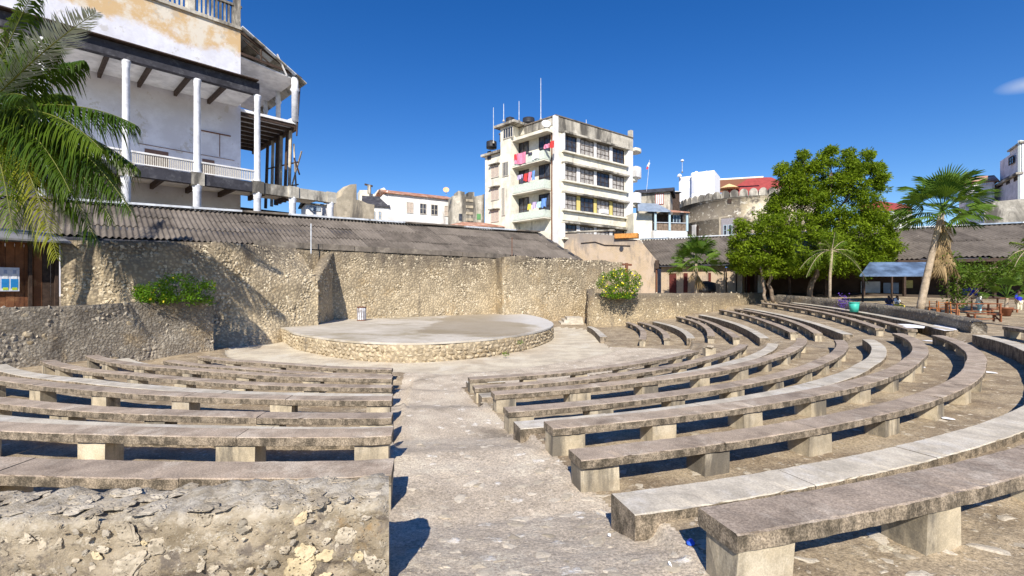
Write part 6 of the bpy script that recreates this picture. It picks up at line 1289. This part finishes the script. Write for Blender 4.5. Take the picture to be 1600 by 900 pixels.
sit = {'pel': (0, 0, .5), 'hl': (-.1, 0, .48), 'hr': (.1, 0, .48), 'kl': (-.13, -.42, .5), 'kr': (.13, -.42, .5), 'al': (-.13, -.45, .08), 'ar': (.13, -.45, .08), 'tl': (-.14, -.6, .03), 'tr': (.14, -.6, .03), 'ch': (0, .05, .86), 'nk': (0, .03, 1.05), 'hd': (0, 0, 1.18), 'top': (0, 0, 1.29), 'sl': (-.2, .04, 1.0), 'sr': (.2, .04, 1.0), 'el': (-.26, -.05, .75), 'er': (.26, -.05, .75), 'wl': (-.15, -.3, .66), 'wr': (.15, -.3, .66), 'fl': (-.1, -.4, .66), 'fr': (.1, -.4, .66)}
for i, (x, y, Y, sh_, lb) in enumerate(((1402, 487, 39, lc['whitec'], 'person sitting in a white shirt in the shade behind the wall, right of two'), (1389, 487, 39.6, lc['dark'], 'person sitting in dark clothes in the shade behind the wall, left of two'))):
    g = P(x, y, Y); person(lb, (g.x, Y, g.z), 1.75, sit, sh_, lc['bluec' if i else 'yellowc'], .3-.5*i)
    MB_c = thing('stool', 'wooden stool under the %s seated person' % ('right' if i == 0 else 'left'), 'stool', (g.x, Y, g.z)); 
    for dx, dy in ((-.17, -.17), (.17, -.17), (-.17, .17), (.17, .17)): MB().box(g.x+dx-.025, g.x+dx+.025, Y+dy-.025, Y+dy+.025, g.z, g.z+.38).build('leg', darkwood, MB_c)
    MB().box(g.x-.22, g.x+.22, Y-.22, Y+.22, g.z+.38, g.z+.43).build('seat', darkwood, MB_c)
brn = plain('varnished_wood', (.22, .08, .035), .5, var=.3)
def table(lab, x, y, Y, w, d, h, cat='table', rot=0, nm='wooden_table', cross=False):
    g = P(x, y, Y); t = thing(nm, lab, cat, tuple(g)); R_ = Matrix.Rotation(rot, 3, 'Z'); q = lambda a, b, c: Vector(g)+R_@Vector((a, b, c))
    for i in range(4): b0 = -d/2+d*i/4; MB().hexa([q(-w/2, b0, h-.05), q(w/2, b0, h-.05), q(w/2, b0+d/4-.015, h-.05), q(-w/2, b0+d/4-.015, h-.05), q(-w/2, b0, h), q(w/2, b0, h), q(w/2, b0+d/4-.015, h), q(-w/2, b0+d/4-.015, h)]).build('board', brn, t)
    for a in (-1, 1):
        for b in (-1, 1): MB().beam(q(a*(w/2-.1), b*(d/2-.06), 0), q(a*(w/2-.1), b*(d/2-.06), h-.05), .08).build('leg', brn, t)
        if cross: MB().beam(q(a*(w/2-.1), -d/2+.08, .05), q(a*(w/2-.1), d/2-.08, h-.1), .06).build('brace', brn, t)
    MB().beam(q(-w/2+.1, 0, h*.35), q(w/2-.1, 0, h*.35), .06).build('stretcher', brn, t)
table('long dark wooden table on the plaza behind the wall end', 1520, 493, 31.5, 3.0, .9, .8); table('wooden bench with crossed legs beside the long plaza table', 1538, 503, 28.5, 1.9, .5, .5, 'bench', .1, 'wooden_bench', True); table('second wooden table further back near the standing person', 1546, 490, 36.5, 2.4, .8, 1.2, 'table', .1)
table('low wooden bench in front of the plant pot', 1566, 494, 35, 2, .45, .5, 'bench', 0, 'wooden_bench')
def chair(lab, x, y, Y, rot):
    g = P(x, y, Y); t = thing('wooden_chair', lab, 'chair', tuple(g)); R_ = Matrix.Rotation(rot, 3, 'Z'); q = lambda a, b, c: Vector(g)+R_@Vector((a, b, c)); mt = bpy.data.materials.get('orange_wood') or plain('orange_wood', (.42, .16, .05), .5, var=.3)
    MB().hexa([q(-.24, -.24, .42), q(.24, -.24, .42), q(.24, .24, .42), q(-.24, .24, .42), q(-.24, -.24, .46), q(.24, -.24, .46), q(.24, .24, .46), q(-.24, .24, .46)]).build('seat', mt, t)
    for a in (-.21, .21):
        MB().beam(q(a, -.21, 0), q(a, -.21, .44), .05).build('leg', mt, t); MB().beam(q(a, .21, 0), q(a, .27, .98), .05).build('leg', mt, t)
    for z in (.6, .75, .9): MB().beam(q(-.21, .24, z), q(.21, .24, z), .07, .03).build('back_slat', mt, t)
for i, (x, Y, r_, lb) in enumerate(((1448, 37, .4, 'orange wooden chair just right of the tall palm trunk'), (1458, 36, -.7, 'orange wooden chair turned sideways behind the wall'), (1474, 35, 2.2, 'orange wooden chair facing away next to the tables'), (1490, 33.5, 1.2, 'orange wooden chair closest to the end of the grey wall'))):
    chair(lb, x, 489+i*1.5, Y, r_)
# broken support post at the end of the first rows
c = ong(1108, 556, -.1); bp_ = thing('broken_post', 'broken concrete bench support with a crumbled top beside the second aisle', 'post', c); MB().box(c[0]-.25, c[0]+.25, c[1]-.2, c[1]+.2, c[2]-.1, c[2]+.5).build('block', M['support'], bp_)
m_ = lump(66, 3, amp=.5); m_.materials.append(M['grave']); inst('rubble', m_, bp_, (c[0], c[1], c[2]+.52), (0, 0, 1), (.65, .5, .28)); c = ong(1204, 549, .1)
m_ = lump(67, 3, amp=.3); m_.materials.append(M['grave']); tag(inst('stone_block', m_, None, c, (0, 0, .5), (.6, .5, .45)), 'rounded pale stone lying at the end of a step bench by the second aisle', 'stone')
